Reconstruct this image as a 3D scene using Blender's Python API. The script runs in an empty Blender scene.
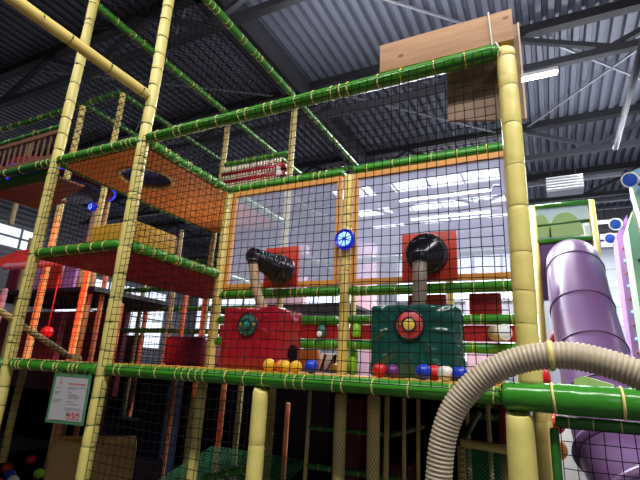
import bpy, math, random
from mathutils import Vector, Matrix, noise
random.seed(11)
SC = bpy.context.scene
COL = SC.collection
PI = math.pi
V = Vector

# ------------------------------------------------------------------ materials
def mat(name, col, rough=.5, metal=0., bump=0., bscale=20., var=0., vscale=6., emit=None, estr=0., coat=0., spec=.5):
    m = bpy.data.materials.new(name); m.use_nodes = True
    nt = m.node_tree; b = nt.nodes['Principled BSDF']
    b.inputs['Base Color'].default_value = (*col, 1)
    b.inputs['Roughness'].default_value = rough
    b.inputs['Metallic'].default_value = metal
    b.inputs['Specular IOR Level'].default_value = spec
    if coat: b.inputs['Coat Weight'].default_value = coat; b.inputs['Coat Roughness'].default_value = .15
    if emit:
        b.inputs['Emission Color'].default_value = (*emit, 1); b.inputs['Emission Strength'].default_value = estr
    tc = nt.nodes.new('ShaderNodeTexCoord')
    if bump:
        n = nt.nodes.new('ShaderNodeTexNoise'); n.inputs['Scale'].default_value = bscale; n.inputs['Detail'].default_value = 3
        nt.links.new(tc.outputs['Object'], n.inputs['Vector'])
        bp = nt.nodes.new('ShaderNodeBump'); bp.inputs['Strength'].default_value = bump; bp.inputs['Distance'].default_value = .02
        nt.links.new(n.outputs['Fac'], bp.inputs['Height']); nt.links.new(bp.outputs['Normal'], b.inputs['Normal'])
    if var:
        n = nt.nodes.new('ShaderNodeTexNoise'); n.inputs['Scale'].default_value = vscale; n.inputs['Detail'].default_value = 4
        nt.links.new(tc.outputs['Object'], n.inputs['Vector'])
        mx = nt.nodes.new('ShaderNodeMixRGB')
        mx.inputs[1].default_value = (*[c*(1-var) for c in col], 1); mx.inputs[2].default_value = (*[min(1, c*(1+var)) for c in col], 1)
        nt.links.new(n.outputs['Fac'], mx.inputs[0]); nt.links.new(mx.outputs[0], b.inputs['Base Color'])
    return m

def netted(name, col, line, k=60., rad=.04):
    """vinyl sleeve wound in fine diamond net"""
    m = mat(name, col, .55); nt = m.node_tree; b = nt.nodes['Principled BSDF']
    tc = nt.nodes.new('ShaderNodeTexCoord'); sp = nt.nodes.new('ShaderNodeSeparateXYZ')
    nt.links.new(tc.outputs['Object'], sp.inputs[0])
    def M(op, a, c=None):
        n = nt.nodes.new('ShaderNodeMath'); n.operation = op
        for i, v in enumerate((a, c)):
            if v is None: continue
            if hasattr(v, 'links'): nt.links.new(v, n.inputs[i])
            else: n.inputs[i].default_value = v
        return n.outputs[0]
    ang = M('MULTIPLY', M('ARCTAN2', sp.outputs['Y'], sp.outputs['X']), 6.0)
    zz = M('MULTIPLY', sp.outputs['Z'], k*2)
    s1 = M('ABSOLUTE', M('SINE', M('ADD', ang, zz))); s2 = M('ABSOLUTE', M('SINE', M('SUBTRACT', ang, zz)))
    f = M('LESS_THAN', M('MINIMUM', s1, s2), .33)
    mx = nt.nodes.new('ShaderNodeMixRGB'); nt.links.new(f, mx.inputs[0])
    mx.inputs[1].default_value = (*col, 1); mx.inputs[2].default_value = (*line, 1)
    nt.links.new(mx.outputs[0], b.inputs['Base Color'])
    return m

def wood(name, c1, c2, scale=(1, 14, 14), knots=True):
    m = mat(name, c1, .65); nt = m.node_tree; b = nt.nodes['Principled BSDF']
    tc = nt.nodes.new('ShaderNodeTexCoord'); mp = nt.nodes.new('ShaderNodeMapping'); mp.inputs['Scale'].default_value = scale
    n = nt.nodes.new('ShaderNodeTexNoise'); n.inputs['Scale'].default_value = 3; n.inputs['Detail'].default_value = 6
    nt.links.new(tc.outputs['Object'], mp.inputs[0]); nt.links.new(mp.outputs[0], n.inputs['Vector'])
    cr = nt.nodes.new('ShaderNodeValToRGB'); cr.color_ramp.elements[0].position = .3; cr.color_ramp.elements[1].position = .7
    cr.color_ramp.elements[0].color = (*c1, 1); cr.color_ramp.elements[1].color = (*c2, 1)
    nt.links.new(n.outputs['Fac'], cr.inputs[0])
    out = cr.outputs[0]
    if knots:
        v = nt.nodes.new('ShaderNodeTexVoronoi'); v.inputs['Scale'].default_value = 7
        mp2 = nt.nodes.new('ShaderNodeMapping'); mp2.inputs['Scale'].default_value = (1, 1, 1.6)
        nt.links.new(tc.outputs['Object'], mp2.inputs[0]); nt.links.new(mp2.outputs[0], v.inputs['Vector'])
        lt = nt.nodes.new('ShaderNodeMath'); lt.operation = 'LESS_THAN'; lt.inputs[1].default_value = .11
        nt.links.new(v.outputs['Distance'], lt.inputs[0])
        mx = nt.nodes.new('ShaderNodeMixRGB'); nt.links.new(lt.outputs[0], mx.inputs[0]); nt.links.new(out, mx.inputs[1])
        mx.inputs[2].default_value = (c1[0]*.45, c1[1]*.4, c1[2]*.4, 1); out = mx.outputs[0]
    nt.links.new(out, b.inputs['Base Color'])
    return m

def plexi(name, haze):
    m = bpy.data.materials.new(name); m.use_nodes = True; nt = m.node_tree
    for n in list(nt.nodes):
        if n.type != 'OUTPUT_MATERIAL': nt.nodes.remove(n)
    out = [n for n in nt.nodes if n.type == 'OUTPUT_MATERIAL'][0]
    tr = nt.nodes.new('ShaderNodeBsdfTransparent'); tr.inputs[0].default_value = (.93, .94, .97, 1)
    df = nt.nodes.new('ShaderNodeBsdfDiffuse'); df.inputs[0].default_value = (.72, .74, .95, 1)
    tl = nt.nodes.new('ShaderNodeBsdfTranslucent'); tl.inputs[0].default_value = (.72, .74, .95, 1)
    gl = nt.nodes.new('ShaderNodeBsdfGlossy'); gl.inputs['Roughness'].default_value = .035
    n = nt.nodes.new('ShaderNodeTexNoise'); n.inputs['Scale'].default_value = 2.2; n.inputs['Detail'].default_value = 3
    tc = nt.nodes.new('ShaderNodeTexCoord'); nt.links.new(tc.outputs['Object'], n.inputs['Vector'])
    bp = nt.nodes.new('ShaderNodeBump'); bp.inputs['Strength'].default_value = .12; bp.inputs['Distance'].default_value = .02
    nt.links.new(n.outputs['Fac'], bp.inputs['Height']); nt.links.new(bp.outputs[0], gl.inputs['Normal'])
    m0 = nt.nodes.new('ShaderNodeMixShader'); m0.inputs[0].default_value = .5
    nt.links.new(df.outputs[0], m0.inputs[1]); nt.links.new(tl.outputs[0], m0.inputs[2])
    m1 = nt.nodes.new('ShaderNodeMixShader'); m1.inputs[0].default_value = haze
    nt.links.new(tr.outputs[0], m1.inputs[1]); nt.links.new(m0.outputs[0], m1.inputs[2])
    m2 = nt.nodes.new('ShaderNodeMixShader'); m2.inputs[0].default_value = .10
    nt.links.new(m1.outputs[0], m2.inputs[1]); nt.links.new(gl.outputs[0], m2.inputs[2])
    nt.links.new(m2.outputs[0], out.inputs[0])
    return m

def clear(name, tint, a=.5):
    m = bpy.data.materials.new(name); m.use_nodes = True; nt = m.node_tree
    b = nt.nodes['Principled BSDF']; b.inputs['Base Color'].default_value = (*tint, 1); b.inputs['Roughness'].default_value = .2
    b.inputs['Alpha'].default_value = a
    return m

YEL = (.66, .555, .165)
M = dict(
    yellow=mat('yellow_vinyl', YEL, .38, bump=.25, bscale=9, var=.10, vscale=5),
    yellow_warm=mat('warm_yellow_vinyl', (.68, .52, .15), .36, bump=.15, bscale=7, var=.06),
    yellow_net=netted('netted_yellow_vinyl', (.66, .53, .20), (.24, .18, .06)),
    cream_net=netted('netted_cream_vinyl', (.55, .46, .22), (.05, .05, .03), 45),
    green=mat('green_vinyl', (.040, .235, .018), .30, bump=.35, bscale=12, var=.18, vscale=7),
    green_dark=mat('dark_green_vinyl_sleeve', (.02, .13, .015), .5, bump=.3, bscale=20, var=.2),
    green_shiny=mat('glossy_green_vinyl', (.035, .21, .018), .2, bump=.35, bscale=10, var=.15),
    orange_redlit=mat('orange_redlit_vinyl', (.66, .21, .09), .45, var=.1),  # on the rear posts this colour carries the red light on yellow vinyl
    pink_foam=mat('pink_vinyl', (.50, .30, .36), .5, var=.1), railwood=mat('railing_wood', (.15, .06, .03), .6, var=.15),
    tie_y=mat('yellow_tie_plastic', (.72, .60, .20), .45),
    tie_g=mat('green_tie_plastic', (.05, .10, .03), .45),
    tie_b=mat('ochre_seam', (.36, .27, .08), .6),
    net=mat('black_nylon', (.006, .006, .008), .9, spec=.1),
    net_grey=mat('charcoal_nylon', (.008, .008, .01), .9, spec=.1),
    net_green=mat('green_nylon', (.04, .30, .10), .8),
    net_red=mat('red_nylon', (.55, .03, .02), .8),
    red=mat('red_vinyl', (.28, .010, .018), .17, bump=.25, bscale=9, var=.12, vscale=3),
    dgreen=mat('bottle_green_vinyl', (.008, .060, .048), .17, bump=.25, bscale=9, var=.12, vscale=3),
    redboard=mat('red_board', (.36, .012, .012), .45, var=.12, vscale=4),
    redplate=mat('orange_red_plate', (.48, .035, .015), .4, var=.06),
    red_dark=mat('dark_red_board', (.10, .008, .01), .55, var=.2),
    maroon=mat('maroon_board', (.22, .008, .022), .5, var=.25, vscale=3),
    maroon_gloss=mat('maroon_vinyl', (.14, .008, .035), .35, var=.15, bump=.2),
    orange_ply=wood('orange_plywood', (.62, .20, .045), (.72, .25, .06), (2, 2, 2), False),
    orange_trim=mat('orange_board_edge', (.62, .27, .05), .5, var=.1),
    yellow_foam=mat('yellow_foam_vinyl', (.62, .34, .03), .4, bump=.2, bscale=8, var=.08),
    yellow_floor=mat('yellow_deck_mat', (.70, .38, .04), .45, var=.1),
    red_floor=mat('red_deck_mat', (.55, .09, .02), .5, var=.15),
    tan_foam=mat('tan_foam_vinyl', (.38, .21, .05), .5, bump=.2, bscale=7, var=.15),
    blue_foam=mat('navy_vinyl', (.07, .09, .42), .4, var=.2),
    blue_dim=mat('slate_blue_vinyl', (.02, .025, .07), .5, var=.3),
    black=mat('black_rubber', (.010, .010, .016), .2, bump=.05),
    black_cap=mat('matte_black', (.007, .004, .006), .95, spec=.05),  # near-black doubles as unlit depth on the backdrop sheets
    steel=mat('painted_steel', (.045, .045, .055), .5, .3),
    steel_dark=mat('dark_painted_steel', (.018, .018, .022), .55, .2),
    galv=mat('galvanised_steel', (.28, .29, .32), .45, .4),
    white=mat('white_plastic', (.75, .75, .76), .4),
    cream=mat('cream_plastic', (.62, .52, .36), .5, var=.1),
    hose=mat('beige_hose_plastic', (.42, .34, .235), .42, var=.12, vscale=10),
    hose_d=mat('tan_hose_plastic', (.42, .27, .16), .45, var=.12),
    hose_grey=mat('grey_brown_hose_plastic', (.20, .15, .12), .42, var=.12, vscale=10),
    purple=mat('purple_slide_plastic', (.19, .095, .235), .30, var=.06, vscale=2),
    purple_d=mat('purple_seam', (.055, .02, .075), .5),
    violet=mat('violet_board', (.10, .02, .15), .5, var=.15),
    pine=wood('pine_plank', (.30, .155, .07), (.40, .225, .115), (1.2, 12, 12)),
    ply=wood('plywood_sheet', (.20, .11, .07), (.27, .16, .10), (2, 2, 6), False),
    ply_edge=mat('plywood_edge', (.62, .45, .30), .7, var=.1),
    brownboard=wood('brown_plywood', (.18, .075, .04), (.24, .11, .06), (3, 10, 3), False),
    cord=mat('white_cord', (.7, .68, .62), .7),
    sign_frame=mat('sign_green', (.07, .20, .09), .45),
    paper=mat('sign_paper', (.42, .41, .43), .5),
    ink=mat('grey_ink', (.20, .19, .22), .6), ink_red=mat('red_ink', (.45, .09, .07), .6), ink_black=mat('black_ink', (.02, .02, .02), .6),
    plexi=plexi('hazy_plexiglass', .25), plexi_glare=plexi('glare_plexiglass', .40),  # same plexiglass; right pane's extra haze imitates its brighter glare
    leaf=mat('leaf_green_board', (.32, .52, .16), .45, var=.1),
    pale=clear('pale_clear_panel', (.55, .70, .74), .55),
    lav=mat('lavender_board', (.46, .22, .55), .45, var=.2, vscale=5),
    mint=mat('mint_board', (.32, .58, .30), .45, var=.12),
    peach=mat('peach_board', (.70, .36, .14), .45, var=.1),
    sky=mat('sky_blue_board', (.20, .45, .75), .45, var=.1),
    led_blue=mat('blue_led', (.0, .01, .15), .3, emit=(.002, .012, .7), estr=.6),
    led_rim=mat('blue_strip_led', (.0, .01, .2), .3, emit=(.01, .03, 1.0), estr=1.6),
    led_pale=mat('pale_blue_led', (.2, .4, .8), .3, emit=(.30, .58, 1.0), estr=1.25),
    lens_blue=mat('blue_lens', (.01, .04, .22), .2, emit=(.02, .09, .45), estr=.4),
    skylight=mat('skylight_pane', (.8, .85, .95), .3, emit=(.88, .92, 1.0), estr=6.),
    tube_lamp=mat('fluorescent_tube', (.9, .9, .9), .4, emit=(1, .98, .95), estr=30.),
    daylight=mat('daylight_pane', (.8, .85, .95), .3, emit=(.80, .87, 1.0), estr=1.25),
    teal=mat('teal_plastic', (.02, .30, .25), .35), ring_green=mat('ring_green_plastic', (.02, .13, .09), .4),
    ring_red=mat('ring_red_plastic', (.50, .045, .05), .4), yellow_pl=mat('yellow_plastic', (.75, .55, .08), .35),
    olive_pl=mat('olive_plastic', (.14, .17, .03), .4), orange_pl=mat('orange_plastic', (.70, .25, .03), .35),
    b_yellow=mat('yellow_ball', (.80, .46, .02), .3), b_orange=mat('orange_ball', (.80, .20, .02), .3), b_blue=mat('blue_ball', (.01, .04, .50), .3),
    b_red=mat('red_ball', (.55, .012, .015), .3), b_purple=mat('purple_ball', (.12, .02, .14), .3), b_white=mat('white_ball', (.72, .70, .64), .3),
    b_lime=mat('lime_ball', (.25, .55, .03), .3),
)
# walls / roof
def corrug(name, col, axis, freq, rough=.5, metal=.2, depth=.5):
    m = mat(name, col, rough, metal); nt = m.node_tree; b = nt.nodes['Principled BSDF']
    tc = nt.nodes.new('ShaderNodeTexCoord'); w = nt.nodes.new('ShaderNodeTexWave'); w.bands_direction = axis; w.inputs['Scale'].default_value = freq
    nt.links.new(tc.outputs['Object'], w.inputs['Vector'])
    bp = nt.nodes.new('ShaderNodeBump'); bp.inputs['Strength'].default_value = depth; bp.inputs['Distance'].default_value = .05
    nt.links.new(w.outputs['Fac'], bp.inputs['Height']); nt.links.new(bp.outputs[0], b.inputs['Normal'])
    return m
M['roof'] = mat('roof_deck_steel', (.125, .132, .175), .45, .2, var=.15, vscale=1.5)
M['clad'] = corrug('grey_cladding', (.30, .30, .34), 'X', 1.6)
M['cladh'] = corrug('grey_horizontal_cladding', (.22, .22, .25), 'Z', 2.0)
M['doorm'] = corrug('white_sectional_door', (.52, .56, .66), 'Z', .55, .5, 0., .3)
M['floor'] = mat('grey_carpet', (.09, .08, .08), .9, bump=.3, bscale=60, var=.3)

# ------------------------------------------------------------------ mesh builder
class MB:
    def __init__(s): s.v = []; s.f = []; s.sm = []
    def add(s, vs, fs, smooth=True):
        o = len(s.v); s.v += [V(p) for p in vs]; s.f += [[i+o for i in f] for f in fs]; s.sm += [smooth]*len(fs); return s
    def box(s, a, b, bev=0., rz=0., piv=None):
        x0, y0, z0 = a; x1, y1, z1 = b
        if bev <= 0:
            vs = [V((x, y, z)) for z in (z0, z1) for y in (y0, y1) for x in (x0, x1)]
            fs = [(0, 2, 3, 1), (4, 5, 7, 6), (0, 1, 5, 4), (2, 6, 7, 3), (0, 4, 6, 2), (1, 3, 7, 5)]
            sm = False
        else:
            import bmesh
            bm = bmesh.new(); bmesh.ops.create_cube(bm, size=1)
            for v in bm.verts: v.co = V(((x0+x1)/2+v.co.x*(x1-x0), (y0+y1)/2+v.co.y*(y1-y0), (z0+z1)/2+v.co.z*(z1-z0)))
            bmesh.ops.bevel(bm, geom=bm.edges[:], offset=bev, segments=3, affect='EDGES', profile=.5)
            bm.verts.index_update(); vs = [v.co.copy() for v in bm.verts]; fs = [[v.index for v in f.verts] for f in bm.faces]; bm.free(); sm = True
        if rz:
            p = V(piv) if piv else V(((x0+x1)/2, (y0+y1)/2, 0)); R = Matrix.Rotation(rz, 3, 'Z')
            vs = [R @ (v-p)+p for v in vs]
        return s.add(vs, fs, sm)
    def tube(s, pts, rad, seg=14, cap=True, closed=False):
        pts = [V(p) for p in pts]; n = len(pts)
        rad = rad if isinstance(rad, (list, tuple)) else [rad]*n
        T = []
        for i in range(n):
            a = pts[(i-1) % n] if (closed or i > 0) else pts[i]; b = pts[(i+1) % n] if (closed or i < n-1) else pts[i]
            T.append((b-a).normalized())
        up = V((0, 0, 1)) if abs(T[0].z) < .9 else V((1, 0, 0))
        N = (up-T[0]*up.dot(T[0])).normalized(); vs = []
        for i in range(n):
            N = (N-T[i]*N.dot(T[i])).normalized(); B = T[i].cross(N)
            for k in range(seg):
                a = 2*PI*k/seg; vs.append(pts[i]+(N*math.cos(a)+B*math.sin(a))*rad[i])
        fs = []
        for i in range(n if closed else n-1):
            j = (i+1) % n
            for k in range(seg):
                k2 = (k+1) % seg; fs.append((i*seg+k, i*seg+k2, j*seg+k2, j*seg+k))
        if cap and not closed:
            fs.append(tuple(range(seg-1, -1, -1))); fs.append(tuple((n-1)*seg+k for k in range(seg)))
        return s.add(vs, fs)
    def bar(s, p, q, w, h=None):
        """square bar"""
        p, q = V(p), V(q); h = h or w; t = (q-p).normalized()
        up = V((0, 0, 1)) if abs(t.z) < .95 else V((0, 1, 0))
        a = t.cross(up).normalized()*w/2; b = a.cross(t).normalized()*h/2
        vs = [p-a-b, p+a-b, p+a+b, p-a+b, q-a-b, q+a-b, q+a+b, q-a+b]
        return s.add(vs, [(3, 2, 1, 0), (4, 5, 6, 7), (0, 1, 5, 4), (1, 2, 6, 5), (2, 3, 7, 6), (3, 0, 4, 7)], False)
    def ring(s, c, ax, R, r, seg=28, ms=8, flat=1.):
        ax = V(ax).normalized(); u = ax.orthogonal().normalized(); w = ax.cross(u); c = V(c); vs = []; fs = []
        for i in range(seg):
            a = 2*PI*i/seg; d = u*math.cos(a)+w*math.sin(a)
            for k in range(ms):
                b = 2*PI*k/ms; vs.append(c+d*(R+r*math.cos(b))+ax*r*math.sin(b)*flat)
        for i in range(seg):
            for k in range(ms):
                j, l = (i+1) % seg, (k+1) % ms; fs.append((i*ms+k, j*ms+k, j*ms+l, i*ms+l))
        return s.add(vs, fs)
    def disc(s, c, ax, R, th, seg=32, bev=.2, sx=1.):
        """short solid disc with a rounded rim, axis ax"""
        return s.lathe(c, ax, [(0, -th/2), (R*(1-bev*th/R), -th/2), (R, -th/2+th*bev), (R, th/2-th*bev), (R-th*bev, th/2), (0, th/2)], seg, sx)
    def lathe(s, c, ax, prof, seg=28, sx=1.):
        ax = V(ax).normalized(); u = (V((0, 0, 1))-ax*ax.z); u = u.normalized() if u.length > .1 else V((1, 0, 0)); w = ax.cross(u); c = V(c); vs = []; fs = []
        for (r, h) in prof:
            for k in range(seg):
                a = 2*PI*k/seg; vs.append(c+ax*h+(u*math.cos(a)+w*math.sin(a)*sx)*max(r, 1e-5))
        for i in range(len(prof)-1):
            for k in range(seg):
                k2 = (k+1) % seg; fs.append((i*seg+k, i*seg+k2, (i+1)*seg+k2, (i+1)*seg+k))
        return s.add(vs, fs)
    def sphere(s, c, r, nu=18, nv=12, sc=(1, 1, 1)):
        prof = [(r*math.sin(PI*i/nv), -r*math.cos(PI*i/nv)) for i in range(nv+1)]
        o = len(s.v); s.lathe(c, (0, 0, 1), prof, nu)
        for i in range(o, len(s.v)):
            d = s.v[i]-V(c); s.v[i] = V(c)+V((d.x*sc[0], d.y*sc[1], d.z*sc[2]))
        return s
    def prism(s, poly, off):
        """polygon (list of 3D points) extruded by vector off"""
        off = V(off); n = len(poly); vs = [V(p) for p in poly]+[V(p)+off for p in poly]
        fs = [tuple(range(n-1, -1, -1)), tuple(range(n, 2*n))]+[(i, (i+1) % n, (i+1) % n+n, i+n) for i in range(n)]
        return s.add(vs, fs, False)
    def build(s, name, m, parent=None, origin=None):
        me = bpy.data.meshes.new(name)
        if parent is not None:
            org = wloc(parent)
        else:
            if origin is None:
                xs = [p.x for p in s.v]; ys = [p.y for p in s.v]; zs = [p.z for p in s.v]
                org = V(((min(xs)+max(xs))/2, (min(ys)+max(ys))/2, min(zs)))
            else: org = V(origin)
        me.from_pydata([p-org for p in s.v], [], s.f)
        me.polygons.foreach_set('use_smooth', s.sm); me.materials.append(M[m] if isinstance(m, str) else m); me.update()
        o = bpy.data.objects.new(name, me); COL.objects.link(o)
        if parent is not None: o.parent = parent
        else: o.location = org
        return o

def wloc(o):
    l = V(o.location); p = o.parent
    while p: l = l+V(p.location); p = p.parent
    return l
LABELS = {}
def tag(o, label, cat, group=None, kind=None):
    o['label'] = label; o['category'] = cat
    if group: o['group'] = group
    if kind: o['kind'] = kind
    return o
def thing(name, loc, label, cat, group=None):
    o = bpy.data.objects.new(name, None); o.empty_display_size = .05; COL.objects.link(o); o.location = loc
    return tag(o, label, cat, group)
def struct(o):
    o['kind'] = 'structure'; return o

# ------------------------------------------------------------------ padded tubes
def pad_mesh(p, q, r, ties, seg=18, wob=.05, rnd=True, pinch=.07, seed=0):
    p, q = V(p), V(q); L = (q-p).length; t = (q-p)/L
    st = {0., L}
    if rnd: st |= {.006, .018, L-.018, L-.006}
    for d in ties: st |= {d-.014, d-.006, d, d+.006, d+.014}
    n = max(3, int(L/.07))
    for i in range(1, n): st.add(L*i/n)
    st = sorted(x for x in st if 0 <= x <= L); pts = []; rad = []
    for d in st:
        k = 1+wob*noise.noise(V((d*4, seed*3.7, p.x+p.y)))
        for e in ties: k -= pinch*math.exp(-((d-e)/.009)**2)
        if rnd: k *= min(1, .80+.20*math.sqrt(min(1, min(d, L-d)/.018)))
        off = V((noise.noise(V((d*1.5, seed, 1))), noise.noise(V((d*1.5, seed, 5))), noise.noise(V((d*1.5, seed, 9)))))*.006
        pts.append(p+t*d+off*(1 if 0 < d < L else 0)); rad.append(r*k)
    m = MB(); m.tube(pts, rad, seg); return m

TIE = {}
def tie_data(r, key):
    k = (round(r, 3), key)
    if k not in TIE:
        m = MB(); m.ring((0, 0, 0), (0, 0, 1), r*.985, r*(.075 if key == 'tie_y' else .05 if key == 'tie_g' else .022), 20, 6, 1.3)
        if key != 'tie_b': m.box((r*.98, -.006, -.004), (r*1.16, .006, .004))
        me = bpy.data.meshes.new('cable_tie'); me.from_pydata(m.v, [], m.f); me.polygons.foreach_set('use_smooth', m.sm); me.materials.append(M[key]); me.update()
        TIE[k] = me
    return TIE[k]

SEED = [0]
def member(name, p, q, r, m, label, cat, tiekey=None, gap=.16, group=None, ties=None, wob=.05, seg=18, rnd=True, pinch=.07):
    """padded post or beam: foam sleeve with cable ties round it"""
    group = group or {'padded_post': 'padded posts of the climbing frame', 'padded_beam': 'padded beams of the climbing frame'}.get(name)
    SEED[0] += 1; rng = random.Random(SEED[0]*7+1)
    p, q = V(p), V(q); L = (q-p).length; t = (q-p)/L
    if ties is None:
        ties = []
        if tiekey:
            d = gap*rng.uniform(.3, .7)
            while d < L-.03:
                ties.append(d); d += gap*(rng.uniform(.75, 1.25) if rng.random() > .25 else .35)
    base = p if p.z <= q.z else q
    if not ties:
        mb = pad_mesh(p, q, r, [], seg, wob, rnd, seed=SEED[0])
        o = mb.build(name, m, None, base); return tag(o, label, cat, group)
    o = thing(name, base, label, cat, group)
    pad_mesh(p, q, r, ties, seg, wob, rnd, pinch, SEED[0]).build('foam_sleeve', m, o)
    me = tie_data(r, tiekey)
    for d in ties[:99]:
        c = bpy.data.objects.new('cable_tie', me); COL.objects.link(c); c.parent = o
        ax = (t+V((rng.uniform(-.1, .1), rng.uniform(-.1, .1), rng.uniform(-.1, .1)))).normalized()
        c.rotation_mode = 'QUATERNION'
        c.rotation_quaternion = ax.to_track_quat('Z', 'Y'); c.location = p+t*d-base
    return o

# ------------------------------------------------------------------ nets
def net(name, o, U, W, sp, th, m, label, diag=False, amp=.004, knots=True, cat='net', parent=None, phase=0.):
    """square-mesh (or diamond) knotted net filling the rectangle o, U, W"""
    o, U, W = V(o), V(U), V(W); lu, lw = U.length, W.length; u, w = U/lu, W/lw; n = u.cross(w).normalized()
    mb = MB(); ph = random.uniform(0, 100)
    def P(a, b):
        a2 = a+amp*1.6*noise.noise(V((a*5, b*5, ph)))+amp*.7*noise.noise(V((a*17, b*17, ph)))
        b2 = b+amp*1.6*noise.noise(V((a*5, b*5, ph+9)))+amp*.7*noise.noise(V((a*17, b*17, ph+3)))
        e = min(a, lu-a, b, lw-b); k = min(1, e/.1)
        return o+u*(a+(a2-a)*k)+w*(b+(b2-b)*k)+n*(amp*2.5*k*noise.noise(V((a*3, b*3, ph+20))))
    def strand(pl):
        h = th/2; vs = []; fs = []
        k = len(pl)
        for i, p in enumerate(pl):
            t = (pl[min(i+1, k-1)]-pl[max(i-1, 0)]).normalized(); a = t.cross(n).normalized()
            vs += [p+a*h, p+n*h, p-a*h, p-n*h]
        for i in range(k-1):
            for j in range(4): fs.append((i*4+j, i*4+(j+1) % 4, i*4+4+(j+1) % 4, i*4+4+j))
        mb.add(vs, fs, True)
    def knot(p):
        h = th*1.0; mb.add([p+u*h, p-u*h, p+w*h, p-w*h, p+n*h, p-n*h], [(0, 2, 4), (2, 1, 4), (1, 3, 4), (3, 0, 4), (2, 0, 5), (1, 2, 5), (3, 1, 5), (0, 3, 5)], False)
    if not diag:
        nu, nw = max(2, round(lu/sp)), max(2, round(lw/sp))
        for i in range(nu+1): strand([P(lu*i/nu, lw*j/nw) for j in range(nw+1)])
        for j in range(nw+1): strand([P(lu*i/nu, lw*j/nw) for i in range(nu+1)])
        if knots:
            for i in range(1, nu):
                for j in range(1, nw): knot(P(lu*i/nu, lw*j/nw))
    else:
        d = sp*math.sqrt(2); k = -int(lw/d)-1
        while k*d < lu:
            for sg in (1, -1):
                pl = []; nn = max(2, int(lw/(sp*1.4)))
                for j in range(nn+1):
                    b = lw*j/nn; a = k*d+b if sg > 0 else k*d+(lw-b)
                    if 0 <= a <= lu: pl.append(P(a, b))
                if len(pl) > 1: strand(pl)
            k += 1
    ob = mb.build(name, m, parent)
    if parent is None: tag(ob, label, cat, 'safety nets of the climbing frame')
    return ob

# ------------------------------------------------------------------ setting
A, B_, C_, D_ = -3.48, -2.49, -1.315, -.085       # bay lines across
Z1, Z2, Z3, Z4 = 1.44, 2.25, 3.03, 4.62           # frame levels
FL = -.15; CE = 6.5
struct(MB().box((-14, -12, FL-.1), (9, 15, FL)).build('floor', 'floor'))
# trapezoidal roof deck, ribs running away from the camera
mb = MB(); x = -14.; prof = []
while x < 9:
    prof += [(x, CE), (x+.075, CE), (x+.095, CE+.085), (x+.145, CE+.085)]; x += .165
vs = [(px, y, pz) for y in (-12, 15) for px, pz in prof]; n = len(prof)
mb.add(vs, [(i, i+1, n+i+1, n+i) for i in range(n-1)], False); struct(mb.build('ceiling', 'roof'))
struct(MB().box((-14, 15, FL), (9, 15.2, CE+.1)).build('wall_back', 'clad'))
struct(MB().box((-14.2, -12, FL), (-14, 15, CE+.1)).build('wall_left', 'cladh'))
struct(MB().box((9, -12, FL), (9.2, 15, CE+.1)).build('wall_right', 'clad'))
struct(MB().box((-14, -12.2, FL), (9, -12, CE+.1)).build('wall_front', 'clad'))
d = struct(MB().box((.9, 14.9, FL), (3.4, 14.99, 5.3)).build('door_1', 'doorm'))
for k in range(1, 10):
    MB().box((.9, 14.885, FL+k*.54), (3.4, 14.9, FL+k*.54+.02)).build('door_panel_seam', 'galv', d)
def window(n, a, b, nx, m='daylight'):
    x0, y0, z0 = a; x1, y1, z1 = b
    w = struct(MB().box(a, b).build('window_%d' % n, m)); f = MB(); ax = abs(x1-x0) > abs(y1-y0)
    for i in range(nx+1):
        t = i/nx
        if ax: f.box((x0+(x1-x0)*t-.03, y0-.04, z0-.03), (x0+(x1-x0)*t+.03, y0-.001, z1+.03))
        else: f.box((x1+.001, y0+(y1-y0)*t-.03, z0-.03), (x1+.04, y0+(y1-y0)*t+.03, z1+.03))
    for z in (z0, (z0+z1)/2, z1):
        if ax: f.box((x0, y0-.045, z-.03), (x1, y0-.001, z+.03))
        else: f.box((x1+.001, y0, z-.03), (x1+.045, y1, z+.03))
    f.build('window_frame', 'galv', w)
window(1, (-4.6, 14.93, 3.9), (-.3, 14.99, 5.5), 5)
window(2, (-9.4, 14.93, 3.0), (-5.4, 14.99, 4.4), 5)
window(3, (-13.4, 14.93, 2.6), (-10.2, 14.99, 4.3), 4)
window(4, (.95, 14.87, 5.34), (3.3, 14.93, 5.8), 4)
window(5, (-13.99, 5.4, 4.5), (-13.95, 8.2, 5.15), 4)
window(10, (-13.99, 9.0, 2.0), (-13.95, 13.6, 4.2), 5)
window(6, (-3.0, 14.93, 2.0), (-.2, 14.99, 3.5), 4)

for n, (x0, y0, x1, y1) in enumerate([(-5.2, 10.6, -.75, 11.3), (-5.2, 12.3, -.75, 12.9), (-5.2, 13.9, -.75, 14.3)]):
    w = struct(MB().box((x0, y0, 6.40), (x1, y1, 6.44)).build('window_%d' % (7+n), 'skylight')); f = MB()
    for k in range(6): f.box((x0+(x1-x0)*k/5-.03, y0, 6.37), (x0+(x1-x0)*k/5+.03, y1, 6.399))
    f.box((x0, y0-.04, 6.37), (x1, y0, 6.45)); f.box((x0, y1, 6.37), (x1, y1+.04, 6.45)); f.build('window_frame', 'galv', w)
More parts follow.
